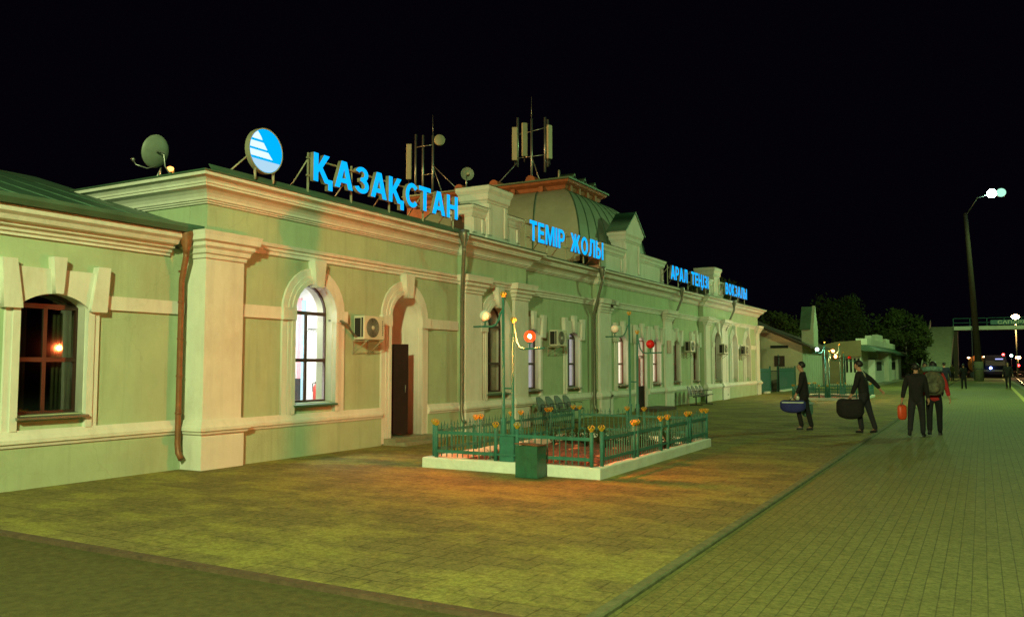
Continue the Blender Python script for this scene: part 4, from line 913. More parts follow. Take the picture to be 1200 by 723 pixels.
# dry plants and brick bits in the bed
def shrub(loc, n, h, label, mat, grp=None):
    m = MB(); x, y, z = loc
    for i in range(n):
        t = random.uniform(0, 6.28); s = random.uniform(.2, 1) * h; q = random.uniform(.2, .7) * h
        p1 = (x + q * .5 * math.cos(t), y + q * .5 * math.sin(t), z + s * .6); p2 = (x + q * math.cos(t + .3), y + q * math.sin(t + .3), z + s)
        m.tube([(x, y, z - .03), p1, p2], [.005, .004, .002], 4)
        for k in range(5):
            c = Vector(p1).lerp(Vector(p2), random.random()) + Vector([random.uniform(-.02, .02) for _ in range(3)])
            a, b = Vector([random.uniform(-1, 1) for _ in range(3)]).normalized() * .018, Vector([random.uniform(-1, 1) for _ in range(3)]).normalized() * .012
            V = [m.bm.verts.new(c + w_) for w_ in (a, b, -a, -b)]; m.bm.faces.new(V)
    return tag(m.build('plant', mat), label, 'plant', grp)
M_dry = surf('dry_pale_grass', (0.42, 0.40, 0.28), .9, .2, 10)
shrub((-6.95, 11.85, .08), 90, .26, 'pale dry tuft of grass behind the near fence', M_dry)
k = 0
for j, yy in enumerate((15.6, 16.2, 16.8)):
    for i, xx in enumerate((-7.8, -7.4, -7.0, -6.6, -6.2, -5.8, -5.4)):
        shrub((xx + random.uniform(-.1, .1), yy + random.uniform(-.12, .12), .07), 26, random.uniform(.24, .4), 'small dark seedling in the rows at the back of the near planter', M_leafA, 'seedlings at the back of the near planter')
m = MB()
for i in range(170):
    side = random.random(); 
    x, y = (random.uniform(-8.0, -5.15), random.uniform(11.68, 11.9)) if side < .6 else (random.uniform(-5.35, -5.12), random.uniform(11.7, 17)) if side < .8 else (random.uniform(-8, -5.1), random.uniform(11.9, 17))
    s = random.uniform(.02, .055); c = MB(); 
    T = Matrix.Translation((x, y, .09)) @ Matrix.Rotation(random.uniform(0, 3), 4, 'Z') @ Matrix.Rotation(random.uniform(-.5, .5), 4, 'X')
    pts = [T @ Vector((a * s, b * s * .6, c_ * s * .5)) for a in (-1, 1) for b in (-1, 1) for c_ in (-1, 1)]
    c.bm.free(); m.hexa(pts)
tag(m.build('brick_rubble', M_brick), 'broken red brick bits strewn in the near planter', 'rubble', kind='stuff')

# bin
bn = thing('litter_bin', 'dented green metal litter bin against the whitewashed curb', 'litter bin', (-5.97, 11.28, 0))
m = MB(); x0, x1, y0, y1 = -6.17, -5.80, 11.12, 11.42; t = .012
m.box(x0, x1, y0, y0 + t, .01, .484); m.box(x0, x1, y1 - t, y1, .01, .474); m.box(x0, x0 + t, y0 + t, y1 - t, .01, .474); m.box(x1 - t, x1, y0 + t, y1 - t, .01, .474); m.box(x0 + t, x1 - t, y0 + t, y1 - t, .01, .03)
m.build('body', M_bin, bn)
m = MB(); m.hexa([(x0 - .012, y0 - .012, .505), (x0 - .012, y0 - .012, .52), (x0 - .012, y1 + .01, .485), (x0 - .012, y1 + .01, .50), (x1 + .012, y0 - .012, .485), (x1 + .012, y0 - .012, .50), (x1 + .012, y1 + .01, .475), (x1 + .012, y1 + .01, .49)])
m.build('lid', M_pipeb, bn, bevel=.003)
# bench rows
def seats(loc, label, first=None):
    if first: return dup(first, loc, 0, label)
    a = thing('seat_row', label, 'bench', (0, 0, 0), group='rows of four metal seats at the wall')
    for i in range(4):
        y = (i - 1.5) * .56; m = MB(); pr = [(-.21, .40), (-.16, .395), (.0, .40), (.16, .42), (.20, .40)]
        for (a0_, b0), (a1, b1) in zip(pr[:-1], pr[1:]): m.hexa([(a0_, y - .23, b0), (a0_, y - .23, b0 + .02), (a0_, y + .23, b0), (a0_, y + .23, b0 + .02), (a1, y - .23, b1), (a1, y - .23, b1 + .02), (a1, y + .23, b1), (a1, y + .23, b1 + .02)])
        m.build('seat', M_seat, a)
        m = MB(); pts = []
        for j in range(7):
            v_ = j / 6; zz = .44 + .36 * v_; xx = -.22 - .13 * v_ + .03 * math.sin(v_ * 3.1); hw = .22 * math.sqrt(max(.05, 1 - max(0, (v_ - .45) / .6) ** 2)); pts.append((xx, hw, zz))
        for p, q in zip(pts[:-1], pts[1:]): m.hexa([(p[0] - .012, y - p[1], p[2]), (p[0] + .008, y - p[1], p[2]), (p[0] - .012, y + p[1], p[2]), (p[0] + .008, y + p[1], p[2]), (q[0] - .012, y - q[1], q[2]), (q[0] + .008, y - q[1], q[2]), (q[0] - .012, y + q[1], q[2]), (q[0] + .008, y + q[1], q[2])])
        m.build('backrest', M_seat, a)
    MB().box(-.05, .0, -1.1, 1.1, .34, .385).build('beam', M_black, a)
    for s in (-1, 1): 
        m = MB(); m.tube([(-.02, s * .75, .34), (-.02, s * .75, .04)], .025, 8); m.box(-.28, .26, s * .75 - .03, s * .75 + .03, 0, .04); m.build('leg', M_black, a)
        
    for s in (-1.1, -.55, 0, .55, 1.1):
        m = MB(); m.tube([(-.1, s, .4), (-.12, s, .6), (.1, s, .6), (.12, s, .57)], .012, 6); m.build('armrest', M_black, a)
    a.location = loc; return a
s0 = seats((-10.45, 21.6, 0), 'row of four metal seats by the wall behind the near planter')
seats((-10.35, 34.9, 0), 'row of metal seats at the wall beyond the main door', s0)

# ============================================================ background buildings
def bquad(m, pts, t=0.02, n=None):
    V = [m.bm.verts.new(p) for p in pts]; m.bm.faces.new(V)
M_clad = surf('grey_green_cladding', (.33, .37, .27), .9, .15, 2)
SB = thing('gable_outbuilding', 'cream outbuilding with dark pitched roof and small turret behind the teal gate', 'outbuilding', (-14, 64, 0))
m = MB(); m.box(-19.0, -10.72, 60.0, 68.0, -.1, 3.0)
xs = -19.0; m.bm.verts.ensure_lookup_table()
def prismY(m, pts, y0, y1):   # polygon in (x,z) extruded in y
    A = [m.bm.verts.new((p[0], y0, p[1])) for p in pts]; B = [m.bm.verts.new((p[0], y1, p[1])) for p in pts]
    m.bm.faces.new(A); m.bm.faces.new(B[::-1])
    for i in range(len(pts)): j = (i + 1) % len(pts); m.bm.faces.new((A[i], A[j], B[j], B[i]))
def prismX(m, pts, x0, x1):
    A = [m.bm.verts.new((x0, p[0], p[1])) for p in pts]; B = [m.bm.verts.new((x1, p[0], p[1])) for p in pts]
    m.bm.faces.new(A); m.bm.faces.new(B[::-1])
    for i in range(len(pts)): j = (i + 1) % len(pts); m.bm.faces.new((A[i], A[j], B[j], B[i]))
prismY(m, [(-19, 3.0), (-14.86, 4.85), (-10.72, 3.0)], 60.0, 68.0); m.build('wall', M_cream2, SB)
m = MB(); prismY(m, [(-14.86, 4.92), (-14.86, 5.06), (-10.1, 2.92), (-10.1, 2.80)], 59.5, 68.4); prismY(m, [(-14.86, 4.92), (-14.86, 5.06), (-19.6, 2.92), (-19.6, 2.80)], 59.5, 68.4)
m.build('roof', surf('dark_brown_roof', (0.07, 0.045, 0.03), .8, .25, 3), SB)
MB().box(-12.6, -11.9, 59.96, 60.02, 1.55, 2.3).build('window', M_frame, SB)
MB().box(-12.85, -11.65, 59.97, 60.01, 2.83, 3.02).build('vent_slot', M_dark, SB)
m = MB()
for i in range(9): m.box(-10.718, -10.69, 60.1 + i * .88, 60.14 + i * .88, 0, 2.78)
m.build('wall_batten', M_clad, SB); MB().box(-10.719, -10.70, 60.0, 68.0, 0, 2.9).build('side_cladding', M_clad, SB)
m = MB(); m.box(-10.95, -10.15, 61.2, 63.0, 2.95, 4.15); prismX(m, [(61.2, 4.15), (61.2, 4.3), (62.1, 5.85), (63.0, 4.3), (63.0, 4.15)], -10.35, -10.15); tu = m.build('turret', M_clad, SB)
m = MB(); prismX(m, [(61.05, 4.12), (61.95, 5.78), (62.1, 5.78), (61.2, 4.12)], -11.05, -10.352); prismX(m, [(63.15, 4.12), (62.1, 5.78), (62.25, 5.78), (63.3, 4.12)], -11.05, -10.352); m.build('turret_roof', M_roof, tu)

def gatepanel(y0, y1, label, spikes=True):
    a = thing('gate_panel', label, 'fence panel', (-11.2, (y0 + y1) / 2, 0), group='teal sheet metal panels between the station and the outbuilding')
    MB().box(-11.22, -11.19, y0, y1, .08, 1.45).build('sheet', M_tealf, a)
    m = MB(); m.box(-11.185, -11.16, y0, y1, .2, .25); m.box(-11.185, -11.16, y0, y1, 1.25, 1.30); m.box(-11.24, -11.15, y0 - .05, y0 + .02, 0, 1.6); m.box(-11.24, -11.15, y1 - .02, y1 + .05, 0, 1.6); m.build('frame', M_teal, a)
    if spikes:
        m = MB(); n = int((y1 - y0) / .5)
        for i in range(1, n): m.tube([(-11.2, y0 + i * .5, 1.44), (-11.2, y0 + i * .5, 1.60)], [.03, .004], 5)
        m.build('spike_row', M_teal, a)
    return a
gatepanel(49.2, 52.0, 'narrow teal sheet panel adjoining the far end of the station', False)
gatepanel(54.2, 59.8, 'wide teal sheet panel with a row of spikes in front of the outbuilding')
wg = thing('wicket_gate', 'dark wrought bar gate between the two teal sheet panels', 'gate', (-11.2, 53.1, 0))
m = MB()
for i in range(9): m.tube([(-11.2, 52.15 + i * .24, .1), (-11.2, 52.15 + i * .24, 1.3)], .012, 5)
m.build('bars', M_black, wg); m = MB(); m.box(-11.22, -11.18, 52.05, 54.15, .08, .13); m.box(-11.22, -11.18, 52.05, 54.15, 1.28, 1.33); m.box(-11.22, -11.18, 52.05, 54.15, .7, .73); m.build('gate_frame', M_black, wg)
tag(MB().box(-11.24, -11.02, 50.4, 51.2, 0, .1).box(-11.3, -10.9, 54.3, 59.7, 0, .09).build('low_curb', M_white), 'pale low curb strip at the foot of the teal gate panels', 'curb')
pst = MB(); pst.tube([(-11.1, 54.0, 0), (-11.1, 54.0, 2.3)], .04, 8); tag(pst.build('thin_post', M_black), 'thin dark post beside the wrought bar gate', 'post')

KB = thing('station_kiosk', 'low pale kiosk building with white parapet, green canopy and white doors', 'kiosk', (-10, 82, 0))
KX, KY = -8.62, 74.0
m = MB(); m.box(-15, KX, KY, 110, -.1, 2.9); m.build('wall', M_whiteb, KB)
m = MB(); m.box(-14, KX + .1, KY - .5, KY - .02, 2.35, 3.3); prismY(m, [(-11.5, 3.3), (KX + .1, 3.3), (KX + .1, 3.68), (-10.5, 3.55)], KY - .5, KY - .05); m.build('fascia', M_brownb, KB)
MB().box(KX - .3, KX + .55, KY - .4, 99, 3.3, 3.82).build('parapet', M_whiteb, KB)
m = MB(); prismY(m, [(KX - .2, 2.9), (KX - .2, 3.28), (KX + .5, 3.28), (KX + 1.25, 2.85), (KX + 1.2, 2.75), (KX + .3, 2.8)], KY - .4, 100); m.build('canopy', M_roof, KB)
for a, b, h in ((80, 83, 4.25), (85.5, 90, 4.5), (93, 97, 4.3)): MB().box(KX - .3, KX + .2, a, b, 3.822, h).build('merlon', M_whiteb, KB)
MB().box(-11.2, -9.95, KY - .06, KY - .02, 0.1, 2.3).build('brown_panel', M_brownb, KB)
for i in range(4):
    f = MB(); x = -9.75 + i * .30; f.box(x, x + .15, KY - .05, KY - .02, 1.05, 2.2); f.build('window', M_dark, KB)
MB().box(-11.42, -11.3, KY - .3, KY - .1, 0, 3.2).build('corner_post', M_teal, KB)
MB().box(-9.9, -9.8, KY - .25, KY - .1, 0, 2.4).build('door_post', M_dark, KB)
for a, b, n_ in ((79.0, 86.5, 'door'), (92.5, 99, 'door')):
    f = MB().box(KX + .01, KX + .56, a, b, 0.1, 2.1).build('door', M_white, KB); MB().box(KX + .561, KX + .58, a + .15 * (b - a), b - .3 * (b - a) if a < 90 else b - .1 * (b - a), 1.15, 1.95).build('pane', M_dark, f)
MB().box(KX + .02, KX + .9, 87.6, 90.5, 0, 2.78).build('pillar', M_whiteb, KB); MB().box(KX + .02, KX + .8, 99, 103, 0, 2.6).build('porch', M_whiteb, KB)
MB().box(KX, KX + 1.3, 92, 106, 2.66, 2.78).build('porch_roof', M_roof, KB)
MB().box(-10.2, KX + 1.6, KY + 1, 110, -.1, 0.09).build('plinth_step', M_conc, KB)
bl = thing('wall_lamp', 'small dark red lamp globe on the post before the kiosk windows', 'lamp', (-8.9, 73.0, 0))
for o in (bl,): bpy.data.objects.remove(o)

# footbridge far down the platform
FB = thing('footbridge', 'concrete railway footbridge with a stair slab, crossing above the platform', 'footbridge', (-4, 130, 0))
MB().box(-3.3, 45, 129, 132, 6.35, 6.85).build('deck', M_whiteb, FB)
m = MB(); prismX(m, [(104.5, -.1), (104.5, .25), (129.1, 6.85), (129.1, 6.2), (107, -.1)], -5.9, -3.1)
for i in range(40):
    y = 104.8 + i * .61; z = .2 + i * .163; m.box(-5.7, -3.3, y, y + .3, z, z + .22)
m.build('stair', M_conc, FB)
m = MB(); prismX(m, [(104.3, .2), (104.3, 1.2), (129, 7.8), (129, 6.8)], -6.0, -5.9); m.build('parapet', M_conc, FB)
m = MB(); 
for z in (7.3, 7.9): m.box(-3.2, 45, 129.0, 129.05, z, z + .06)
for i in range(24): m.box(-3.2 + i * 2, -3.12 + i * 2, 129.0, 129.08, 6.85, 7.95)
m.build('railing', M_teal, FB)
m = MB(); m.box(-3.3, -2.7, 129.3, 131.7, -.1, 6.34); m.box(24, 24.8, 129.3, 131.7, -.9, 6.34); m.build('pier', M_concd, FB)
BN = thing('bridge_banner', 'pale green banner lettered САПАРЖАЙ on the footbridge railing', 'sign', (4.0, 128.9, 7.0))
MB().box(1.25, 8.0, 128.9, 128.95, 7.02, 7.62).build('board', surf('banner_board', (0.09, 0.22, 0.20), .6), BN)
def flat_text(txt, x, y, z, size, mat, name, parent, sx=1.0, ex=.01):
    cu = bpy.data.curves.new('g', 'FONT'); cu.body = txt; cu.size = size; cu.extrude = ex; cu.offset = .01
    o = bpy.data.objects.new('g', cu); COL.objects.link(o); dg = bpy.context.evaluated_depsgraph_get(); dg.update()
    me = bpy.data.meshes.new_from_object(o.evaluated_get(dg)); bpy.data.objects.remove(o); bpy.data.curves.remove(cu)
    for v in me.vertices: p = v.co.copy(); v.co = (x + p.x * sx, y - p.z, z + p.y)
    me.transform(Matrix.Translation(-wloc(parent))); me.materials.clear(); me.materials.append(mat)
    q = bpy.data.objects.new(name, me); COL.objects.link(q); q.parent = parent; return q
flat_text('САПАРЖАЙ', 2.05, 128.88, 7.1, .60, surf('pale_lettering', (0.75, 0.78, 0.55), .6), 'lettering', BN, 1.35)

# lighting mast on the platform
LM = thing('lighting_mast', 'tall concrete lighting mast on the platform with a glaring green-white floodlight', 'street lamp', (-.25, 99, 0))
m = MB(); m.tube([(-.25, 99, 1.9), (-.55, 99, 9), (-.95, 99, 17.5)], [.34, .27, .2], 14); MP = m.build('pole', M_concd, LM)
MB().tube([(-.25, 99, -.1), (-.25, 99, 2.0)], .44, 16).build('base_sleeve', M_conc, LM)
MB().box(-.8, -.72, 98.5, 98.6, .2, 5.5).box(-.82, .3, 98.5, 98.56, 1.2, 1.26).build('conduit', M_black, LM)
MB().tube([(-.93, 99, 17.2), (0.2, 99, 19.0), (1.6, 99, 19.4)], .05, 8).build('arm', M_steel, LM)
for x in (1.5, 2.35):
    f = MB(); f.box(x - .38, x + .38, 98.7, 99.1, 19.0, 19.6); h = f.build('floodlight', M_black, LM)
    MB().lathe([(0, 0), (.44, 0), (.43, -.03), (0, -.04)], (x, 98.69, 19.3), 'y', 24).build('lens', emis('lit_mast_glare%d' % int(x * 10), (0.45, 1.0, 0.72), 160 if x < 2 else 1.1), h)  # oversized discs imitate the lamp's glare, the dim second one its lens ghost
l = bpy.data.lights.new('mast_head_light', 'SPOT'); l.color = (0.5, 1.0, 0.34); l.energy = 6000; l.shadow_soft_size = .3; l.spot_size = R(165); l.spot_blend = .5
o = bpy.data.objects.new('mast_head_light', l); COL.objects.link(o); o.location = (1.95, 98.2, 18.9); o.rotation_euler = (Vector((-2, 50, 0)) - Vector(o.location)).to_track_quat('-Z', 'Y').to_euler()
l = bpy.data.lights.new('mast_back_light', 'SPOT'); l.color = (0.55, 1.0, 0.38); l.energy = 10000; l.shadow_soft_size = .3; l.spot_size = R(95); l.spot_blend = .4
o = bpy.data.objects.new('mast_back_light', l); COL.objects.link(o); o.location = (2.4, 99.6, 18.9); o.rotation_euler = (Vector((-3, 126, 4)) - Vector(o.location)).to_track_quat('-Z', 'Y').to_euler()
lamp('kiosk_fill_light', (-3.5, 66, 7.5), (0.6, 1.0, 0.40), 1700, .2)  # added fill without a fixture, brightens the kiosk and what stands near it
def street_lamp(loc, h, col, s, label, r=.22, grp=None, wat=0):
    a = thing('street_lamp', label, 'street lamp', loc, group=grp); x, y, z = loc
    MB().tube([(x, y, z), (x, y, z + h)], [.11, .07], 8).build('pole', M_conc, a)
    b = MB(); b.ball((x, y - .2, z + h), r, (1.3, 1, .8), 12, 8); b.build('lit_head', emis('lit_head_' + label[:12], col, s), a)
    if wat: lamp('street_lamp_light', (x, y - .8, z + h - .2), col, wat, .2)
    return a
street_lamp((4.8, 150, -.4), 9.4, (1, .62, .28), 90, 'orange street lamp glaring above the footbridge banner', .42, wat=5200)
G_ = 'small sodium lamps on the far horizon'
for i, (x, lab) in enumerate(((-3.4, 'dim orange lamp on the horizon, between the stair slab and the mast'), (-1.6, 'orange lamp on the horizon just left of the mast'), (0.9, 'orange lamp on the horizon just right of the mast'), (3.4, 'orange lamp on the horizon above the dark locomotive'), (9.9, 'orange lamp on the horizon at the right edge of the picture'))):
    street_lamp((x, 300, -.6), 4.4, (1, .55, .22), 12 if i == 0 else 40, lab, .3 if i == 0 else .55, G_)
def signal(loc, col, label, h=3.6):
    a = thing('railway_signal', label, 'railway signal', loc); x, y, z = loc
    MB().tube([(x, y, z), (x, y, z + h)], .07, 8).build('post', M_steel, a); MB().box(x - .3, x + .3, y - .1, y + .1, z + h - .5, z + h + .4).build('signal_head', M_black, a)
    MB().ball((x, y - .16, z + h), .24, (1, .4, 1), 12, 8).build('signal_lens', emis('lit_signal_' + label[:9], col, 30), a)
signal((4.0, 200, -.4), (1, .03, .03), 'red railway signal above the locomotive', 4.1); signal((5.4, 200, -.4), (.55, 1, .75), 'greenish white railway signal beside the red one', 3.9); signal((6.6, 200, -.4), (1, .02, .02), 'low red railway signal right of the dark standing man', 1.9)
LO = thing('locomotive', 'dark locomotive with lit destination display and blue headlight standing beyond the platform end', 'locomotive', (1.9, 152, -.2))
m = MB(); m.hexa([(.2, 149.6, .3), (.45, 150.3, 3.1), (.2, 162, .3), (.45, 162, 3.1), (3.6, 149.6, .3), (3.35, 150.3, 3.1), (3.6, 162, .3), (3.35, 162, 3.1)]); m.box(.5, 3.3, 149.5, 162, -.25, .3)
m.build('body', surf('dark_blue_loco_paint', (.008, .010, .018), .8, spec=.1), LO, bevel=.05)
MB().hexa([(.55, 149.72, 1.5), (.62, 149.92, 2.3), (.55, 149.8, 1.5), (.62, 150.0, 2.3), (3.25, 149.72, 1.5), (3.18, 149.92, 2.3), (3.25, 149.8, 1.5), (3.18, 150.0, 2.3)]).build('windscreen', M_black, LO)
MB().box(1.9, 2.95, 149.85, 149.95, 2.45, 2.62).build('display', emis('lit_display', (.45, .5, 1), 1.2), LO)
MB().ball((1.25, 149.5, 1.15), .17, (1, .4, 1), 12, 8).build('headlight', emis('lit_blue_headlight', (.25, .35, 1), 40), LO)
m = MB(); m.box(.3, 3.5, 149.52, 149.56, .7, .8); m.build('stripe', M_bagW, LO)
WG = thing('orange_wagon', 'orange curved wagon end just behind the lighting mast', 'railway wagon', (-.1, 158, -.2))
m = MB(); m.lathe([(0, 0), (1.35, 0), (1.4, .3), (1.4, 6), (0, 6.2)], (0, 0, 0), 'y', 28); m.xf(Matrix.Translation((-.5, 152, 1.75))); m.build('tank', surf('orange_wagon_paint', (.55, .2, .06), .5, .3, 2), WG)
MB().box(-1.6, .7, 152, 158, -.3, .5).build('underframe', M_black, WG)
m = MB(); m.lathe([(.6, 0), (.75, 0), (.75, .04), (.6, .04), (.6, 0)], (-.5, 151.95, 1.75), 'y', 20); m.build('hatch_ring', M_black, WG)

# hidden-side sodium lamp seen as a spark over the roof, on its pole behind the station
street_lamp((-37.8, 30, 0), 12.2, (1, .35, .07), 5, 'orange lamp glinting over the roof beside the satellite dish', .17)

# ============================================================ trees
def tree(loc, h, cr, label, mat, n=2600, low=.25, leaf=.22):
    x, y, z = loc; a = thing('tree', label, 'tree', loc); m = MB(); tips = []
    th = h * .45
    m.tube([(x, y, z - .2), (x + .1, y, z + th * .5), (x - .05, y + .1, z + th), (x, y, z + h * .8)], [.22, .17, .13, .03], 8)
    for i in range(9):
        t = i * 2.4 + random.random(); z0 = z + h * (.28 + .06 * i); L = cr * random.uniform(.55, .95)
        e = (x + L * math.cos(t), y + L * math.sin(t), z0 + h * random.uniform(.1, .25)); m.tube([(x, y, z0), (x + L * .5 * math.cos(t), y + L * .5 * math.sin(t), z0 + h * .06), e], [.08, .05, .015], 5); tips.append(e)
    m.build('trunk', M_bark, a)
    cl = []
    for i in range(26):
        t = random.uniform(0, 6.28); ph = random.uniform(-1, 1); rr_ = cr * random.uniform(.35, .95)
        cl.append((Vector((x + rr_ * math.cos(t) * math.sqrt(1 - ph * ph * .6), y + rr_ * math.sin(t) * math.sqrt(1 - ph * ph * .6), z + h * (low + (1 - low) * (.5 + .45 * ph)))), cr * random.uniform(.22, .42)))
    cl += [(Vector(e), cr * .3) for e in tips]
    m = MB()
    for i in range(n):
        c, r_ = random.choice(cl); d = Vector([random.gauss(0, 1) for _ in range(3)]).normalized() * r_ * random.uniform(.2, 1.1) ** .6
        p = c + d; u = Vector([random.uniform(-1, 1) for _ in range(3)]).normalized(); v_ = u.orthogonal().normalized(); s = leaf * random.uniform(.5, 1.2)
        V = [m.bm.verts.new(p + q) for q in (u * s, v_ * s * .45, -u * s, -v_ * s * .45)]; m.bm.faces.new(V)
    m.build('crown', mat, a); return a
tree((-16.3, 57.0, 0), 7.4, 2.6, 'dark leafy tree rising behind the far end of the station roof', M_leafB, 5200, .3, .2)
tree((-13.6, 66, 0), 5.5, 1.7, 'small tree showing between the station end and the turret', M_leafB, 2200, .3, .2)
tree((-13.2, 92, 0), 8.3, 3.3, 'round dark tree behind the white parapet of the kiosk', M_leafA, 4200)
tree((-9.3, 118, 0), 8.2, 3.9, 'broad tree rising behind the right part of the kiosk roof', M_leafA, 4200, .1, .3)
tree((-7.6, 108, 0), 5.6, 2.5, 'low bushy tree touching the concrete stair slab', M_leafB, 4200, .0, .22)

# ============================================================ people
def skin(name, chains, mat, parent, root=0, levels=2):
    """chains: list of lists of (key, pos, radius or (rx,ry)); shared keys join the chains"""
    idx = {}; V = []; Rr = []; Ed = []
    for chn in chains:
        prev = None
        for k, p, r in chn:
            if k not in idx: idx[k] = len(V); V.append(Vector(p)); Rr.append(r if isinstance(r, tuple) else (r, r))
            if prev is not None: Ed.append((prev, idx[k]))
            prev = idx[k]
    me = bpy.data.meshes.new('tmp'); me.from_pydata(V, Ed, []); o = bpy.data.objects.new('tmp', me); COL.objects.link(o)
    md = o.modifiers.new('s', 'SKIN'); md.use_smooth_shade = True
    for i, sv in enumerate(me.skin_vertices[0].data): sv.radius = Rr[i]; sv.use_root = (i == root)
    sd = o.modifiers.new('d', 'SUBSURF'); sd.levels = sd.render_levels = levels
    dg = bpy.context.evaluated_depsgraph_get(); dg.update()
    m2 = bpy.data.meshes.new_from_object(o.evaluated_get(dg)); bpy.data.objects.remove(o); bpy.data.meshes.remove(me)
    m2.materials.clear(); m2.materials.append(mat)
    for f in m2.polygons: f.use_smooth = True
    q = bpy.data.objects.new(name, m2); COL.objects.link(q); q.parent = parent; return q
def person(label, loc, heading, legs, arms, top, bottom, H=1.73, lean=0.0, headturn=0.0, collar=None, coat=0.0, wide=1.0, capm=None):
    """local frame: +x right, +y forward. angles in degrees, forward positive. legs: (hip, knee) left, right; arms: (swing, out, elbow) left, right"""
    root = thing('person', label, 'person', (0, 0, 0)); k = H / 1.73
    hipz = .90; P = {}
    def V3(x, y, z): return Vector((x, y, z))
    lz = []
    for s, (hp, kn) in zip((-1, 1), legs):
        hj = V3(s * .095, 0, hipz); a = R(hp); kj = hj + V3(s * .01, math.sin(a) * .42, -math.cos(a) * .42); b = a - R(kn)
        aj = kj + V3(0, math.sin(b) * .41, -math.cos(b) * .41); fp = R(0) + (b * .7 if kn > 25 else 0)
        toe = aj + V3(s * .02, .15 * math.cos(fp), -.055 + .15 * math.sin(min(0, b)) * .6); heel = aj + V3(0, -.05, -.045)
        P[s] = (hj, kj, aj, toe, heel); lz.append(min(aj.z - .075, toe.z - .035))
    dz = -min(lz); ln = R(lean)
    def T(v): return V3(v.x, v.y, v.z + dz)
    def up(v):   # torso lean about the hips
        d = v - V3(0, 0, hipz); return V3(d.x, d.y * math.cos(ln) + d.z * math.sin(ln), hipz + d.z * math.cos(ln) - d.y * math.sin(ln) + dz)
    pel = T(V3(0, 0, hipz + .03)); wai = up(V3(0, 0, 1.08)); che = up(V3(0, -.01, 1.27)); nek = up(V3(0, -.01, 1.45)); thr = up(V3(0, .0, 1.50)); jaw = up(V3(0, .03, 1.555)); hd = up(V3(0, .02, 1.625)); crn = up(V3(0, .005, 1.70))
    ch = [[('pel', pel, (.115, .085)), ('wai', wai, (.105, .08)), ('che', che, (.145, .10)), ('nek', nek, (.075, .065)), ('thr', thr, .05), ('jaw', jaw, (.06, .07)), ('hd', hd, (.074, .09)), ('crn', crn, (.055, .07))]]
    nose = hd + (up(V3(0, .11, 1.60)) - up(V3(0, .02, 1.625))); ch.append([('hd', hd, 0), ('nose', nose, .014)])
    arm_pts = {}
    for s, (sw, outa, el) in zip((-1, 1), arms):
        sj = up(V3(s * .185 * wide, -.01, 1.41)); a = R(sw); o_ = R(outa)
        d1 = V3(s * math.sin(o_), math.sin(a) * math.cos(o_), -math.cos(a) * math.cos(o_)); ej = sj + d1 * .28; b = a + R(el)
        d2 = V3(s * math.sin(o_) * .8, math.sin(b) * math.cos(o_), -math.cos(b) * math.cos(o_)).normalized(); wj = ej + d2 * .25; pj = wj + d2 * .075
        arm_pts[s] = (sj, ej, wj, pj, d2)
        ch.append([('che', che, 0), ('sh%d' % s, sj, .062), ('el%d' % s, ej, .045), ('wr%d' % s, wj, .028), ('pa%d' % s, pj, (.038, .022))])
        fwd = V3(0, 1, 0) - d2 * d2.y; fwd = fwd.normalized() if fwd.length > .1 else V3(0, 0, 1); inn = V3(-s, 0, 0)
        for i, (off, L) in enumerate(((.028, .07), (.009, .08), (-.010, .075), (-.028, .058))):
            b0 = pj + fwd * off + d2 * .018; b1 = b0 + d2 * L * .5 + inn * .008; b2 = b1 + d2 * L * .38 + inn * .03
            ch.append([('pa%d' % s, pj, 0), ('f%d%d0' % (s, i), b0, .0095), ('f%d%d1' % (s, i), b1, .0088), ('f%d%d2' % (s, i), b2, .007)])
        t0 = wj + d2 * .03 + fwd * .03; t1 = t0 + d2 * .03 + fwd * .022 + inn * .012; ch.append([('wr%d' % s, wj, 0), ('t%d0' % s, t0, .011), ('t%d1' % s, t1, .009)])
        hj, kj, aj, toe, heel = [T(v) for v in P[s]]
        ch.append([('pel', pel, 0), ('hp%d' % s, hj, .085), ('kn%d' % s, kj, .055), ('an%d' % s, aj, .03), ('to%d' % s, toe, (.018, .014))])
    skin('body', ch, M_skin, root, 0, 1)
    # clothing
    jk = [[('hm', T(V3(0, 0, hipz - .13)), (.17 * wide, .135)), ('pel', T(V3(0, 0, hipz)), (.175 * wide, .14)), ('wai', wai, (.165 * wide, .125)), ('che', che, (.195 * wide, .14)), ('nek', nek + V3(0, 0, .005), (.085, .08))]]
    if coat:
        jk[0].insert(0, ('hem', T(V3(0, -.01, hipz - coat)), (.19, .16)))
    for s in (-1, 1):
        sj, ej, wj, pj, d2 = arm_pts[s]; jk.append([('che', che, 0), ('s%d' % s, sj, .085), ('e%d' % s, ej, .062), ('w%d' % s, wj - d2 * .01, .047)])
    skin('jacket', jk, top, root, 0, 1)
    tr = [[('pel', T(V3(0, 0, hipz + .14)), (.15, .115)), ('cr', T(V3(0, 0, hipz - .03)), (.15, .12))]]
    for s in (-1, 1):
        hj, kj, aj, toe, heel = [T(v) for v in P[s]]; tr.append([('cr', 0, 0), ('h%d' % s, hj - V3(0, 0, .06), .102), ('k%d' % s, kj, .075), ('a%d' % s, aj - V3(0, 0, .03), .06)])
    skin('trousers', tr, bottom, root, 0, 1)
    for s in (-1, 1):
        hj, kj, aj, toe, heel = [T(v) for v in P[s]]
        skin('shoe', [[('h', heel + V3(0, -.01, .0), .042), ('a', (heel + toe) / 2 + V3(0, 0, .005), (.045, .04)), ('t', toe, (.045, .032))], [('h', 0, 0), ('an', aj + V3(0, 0, -.01), .045)]], M_shoe, root, 0, 1)
    m = MB(); c = hd + (crn - hd) * .35; fd = (up(V3(0, 1, 1.6)) - up(V3(0, 0, 1.6))).normalized()
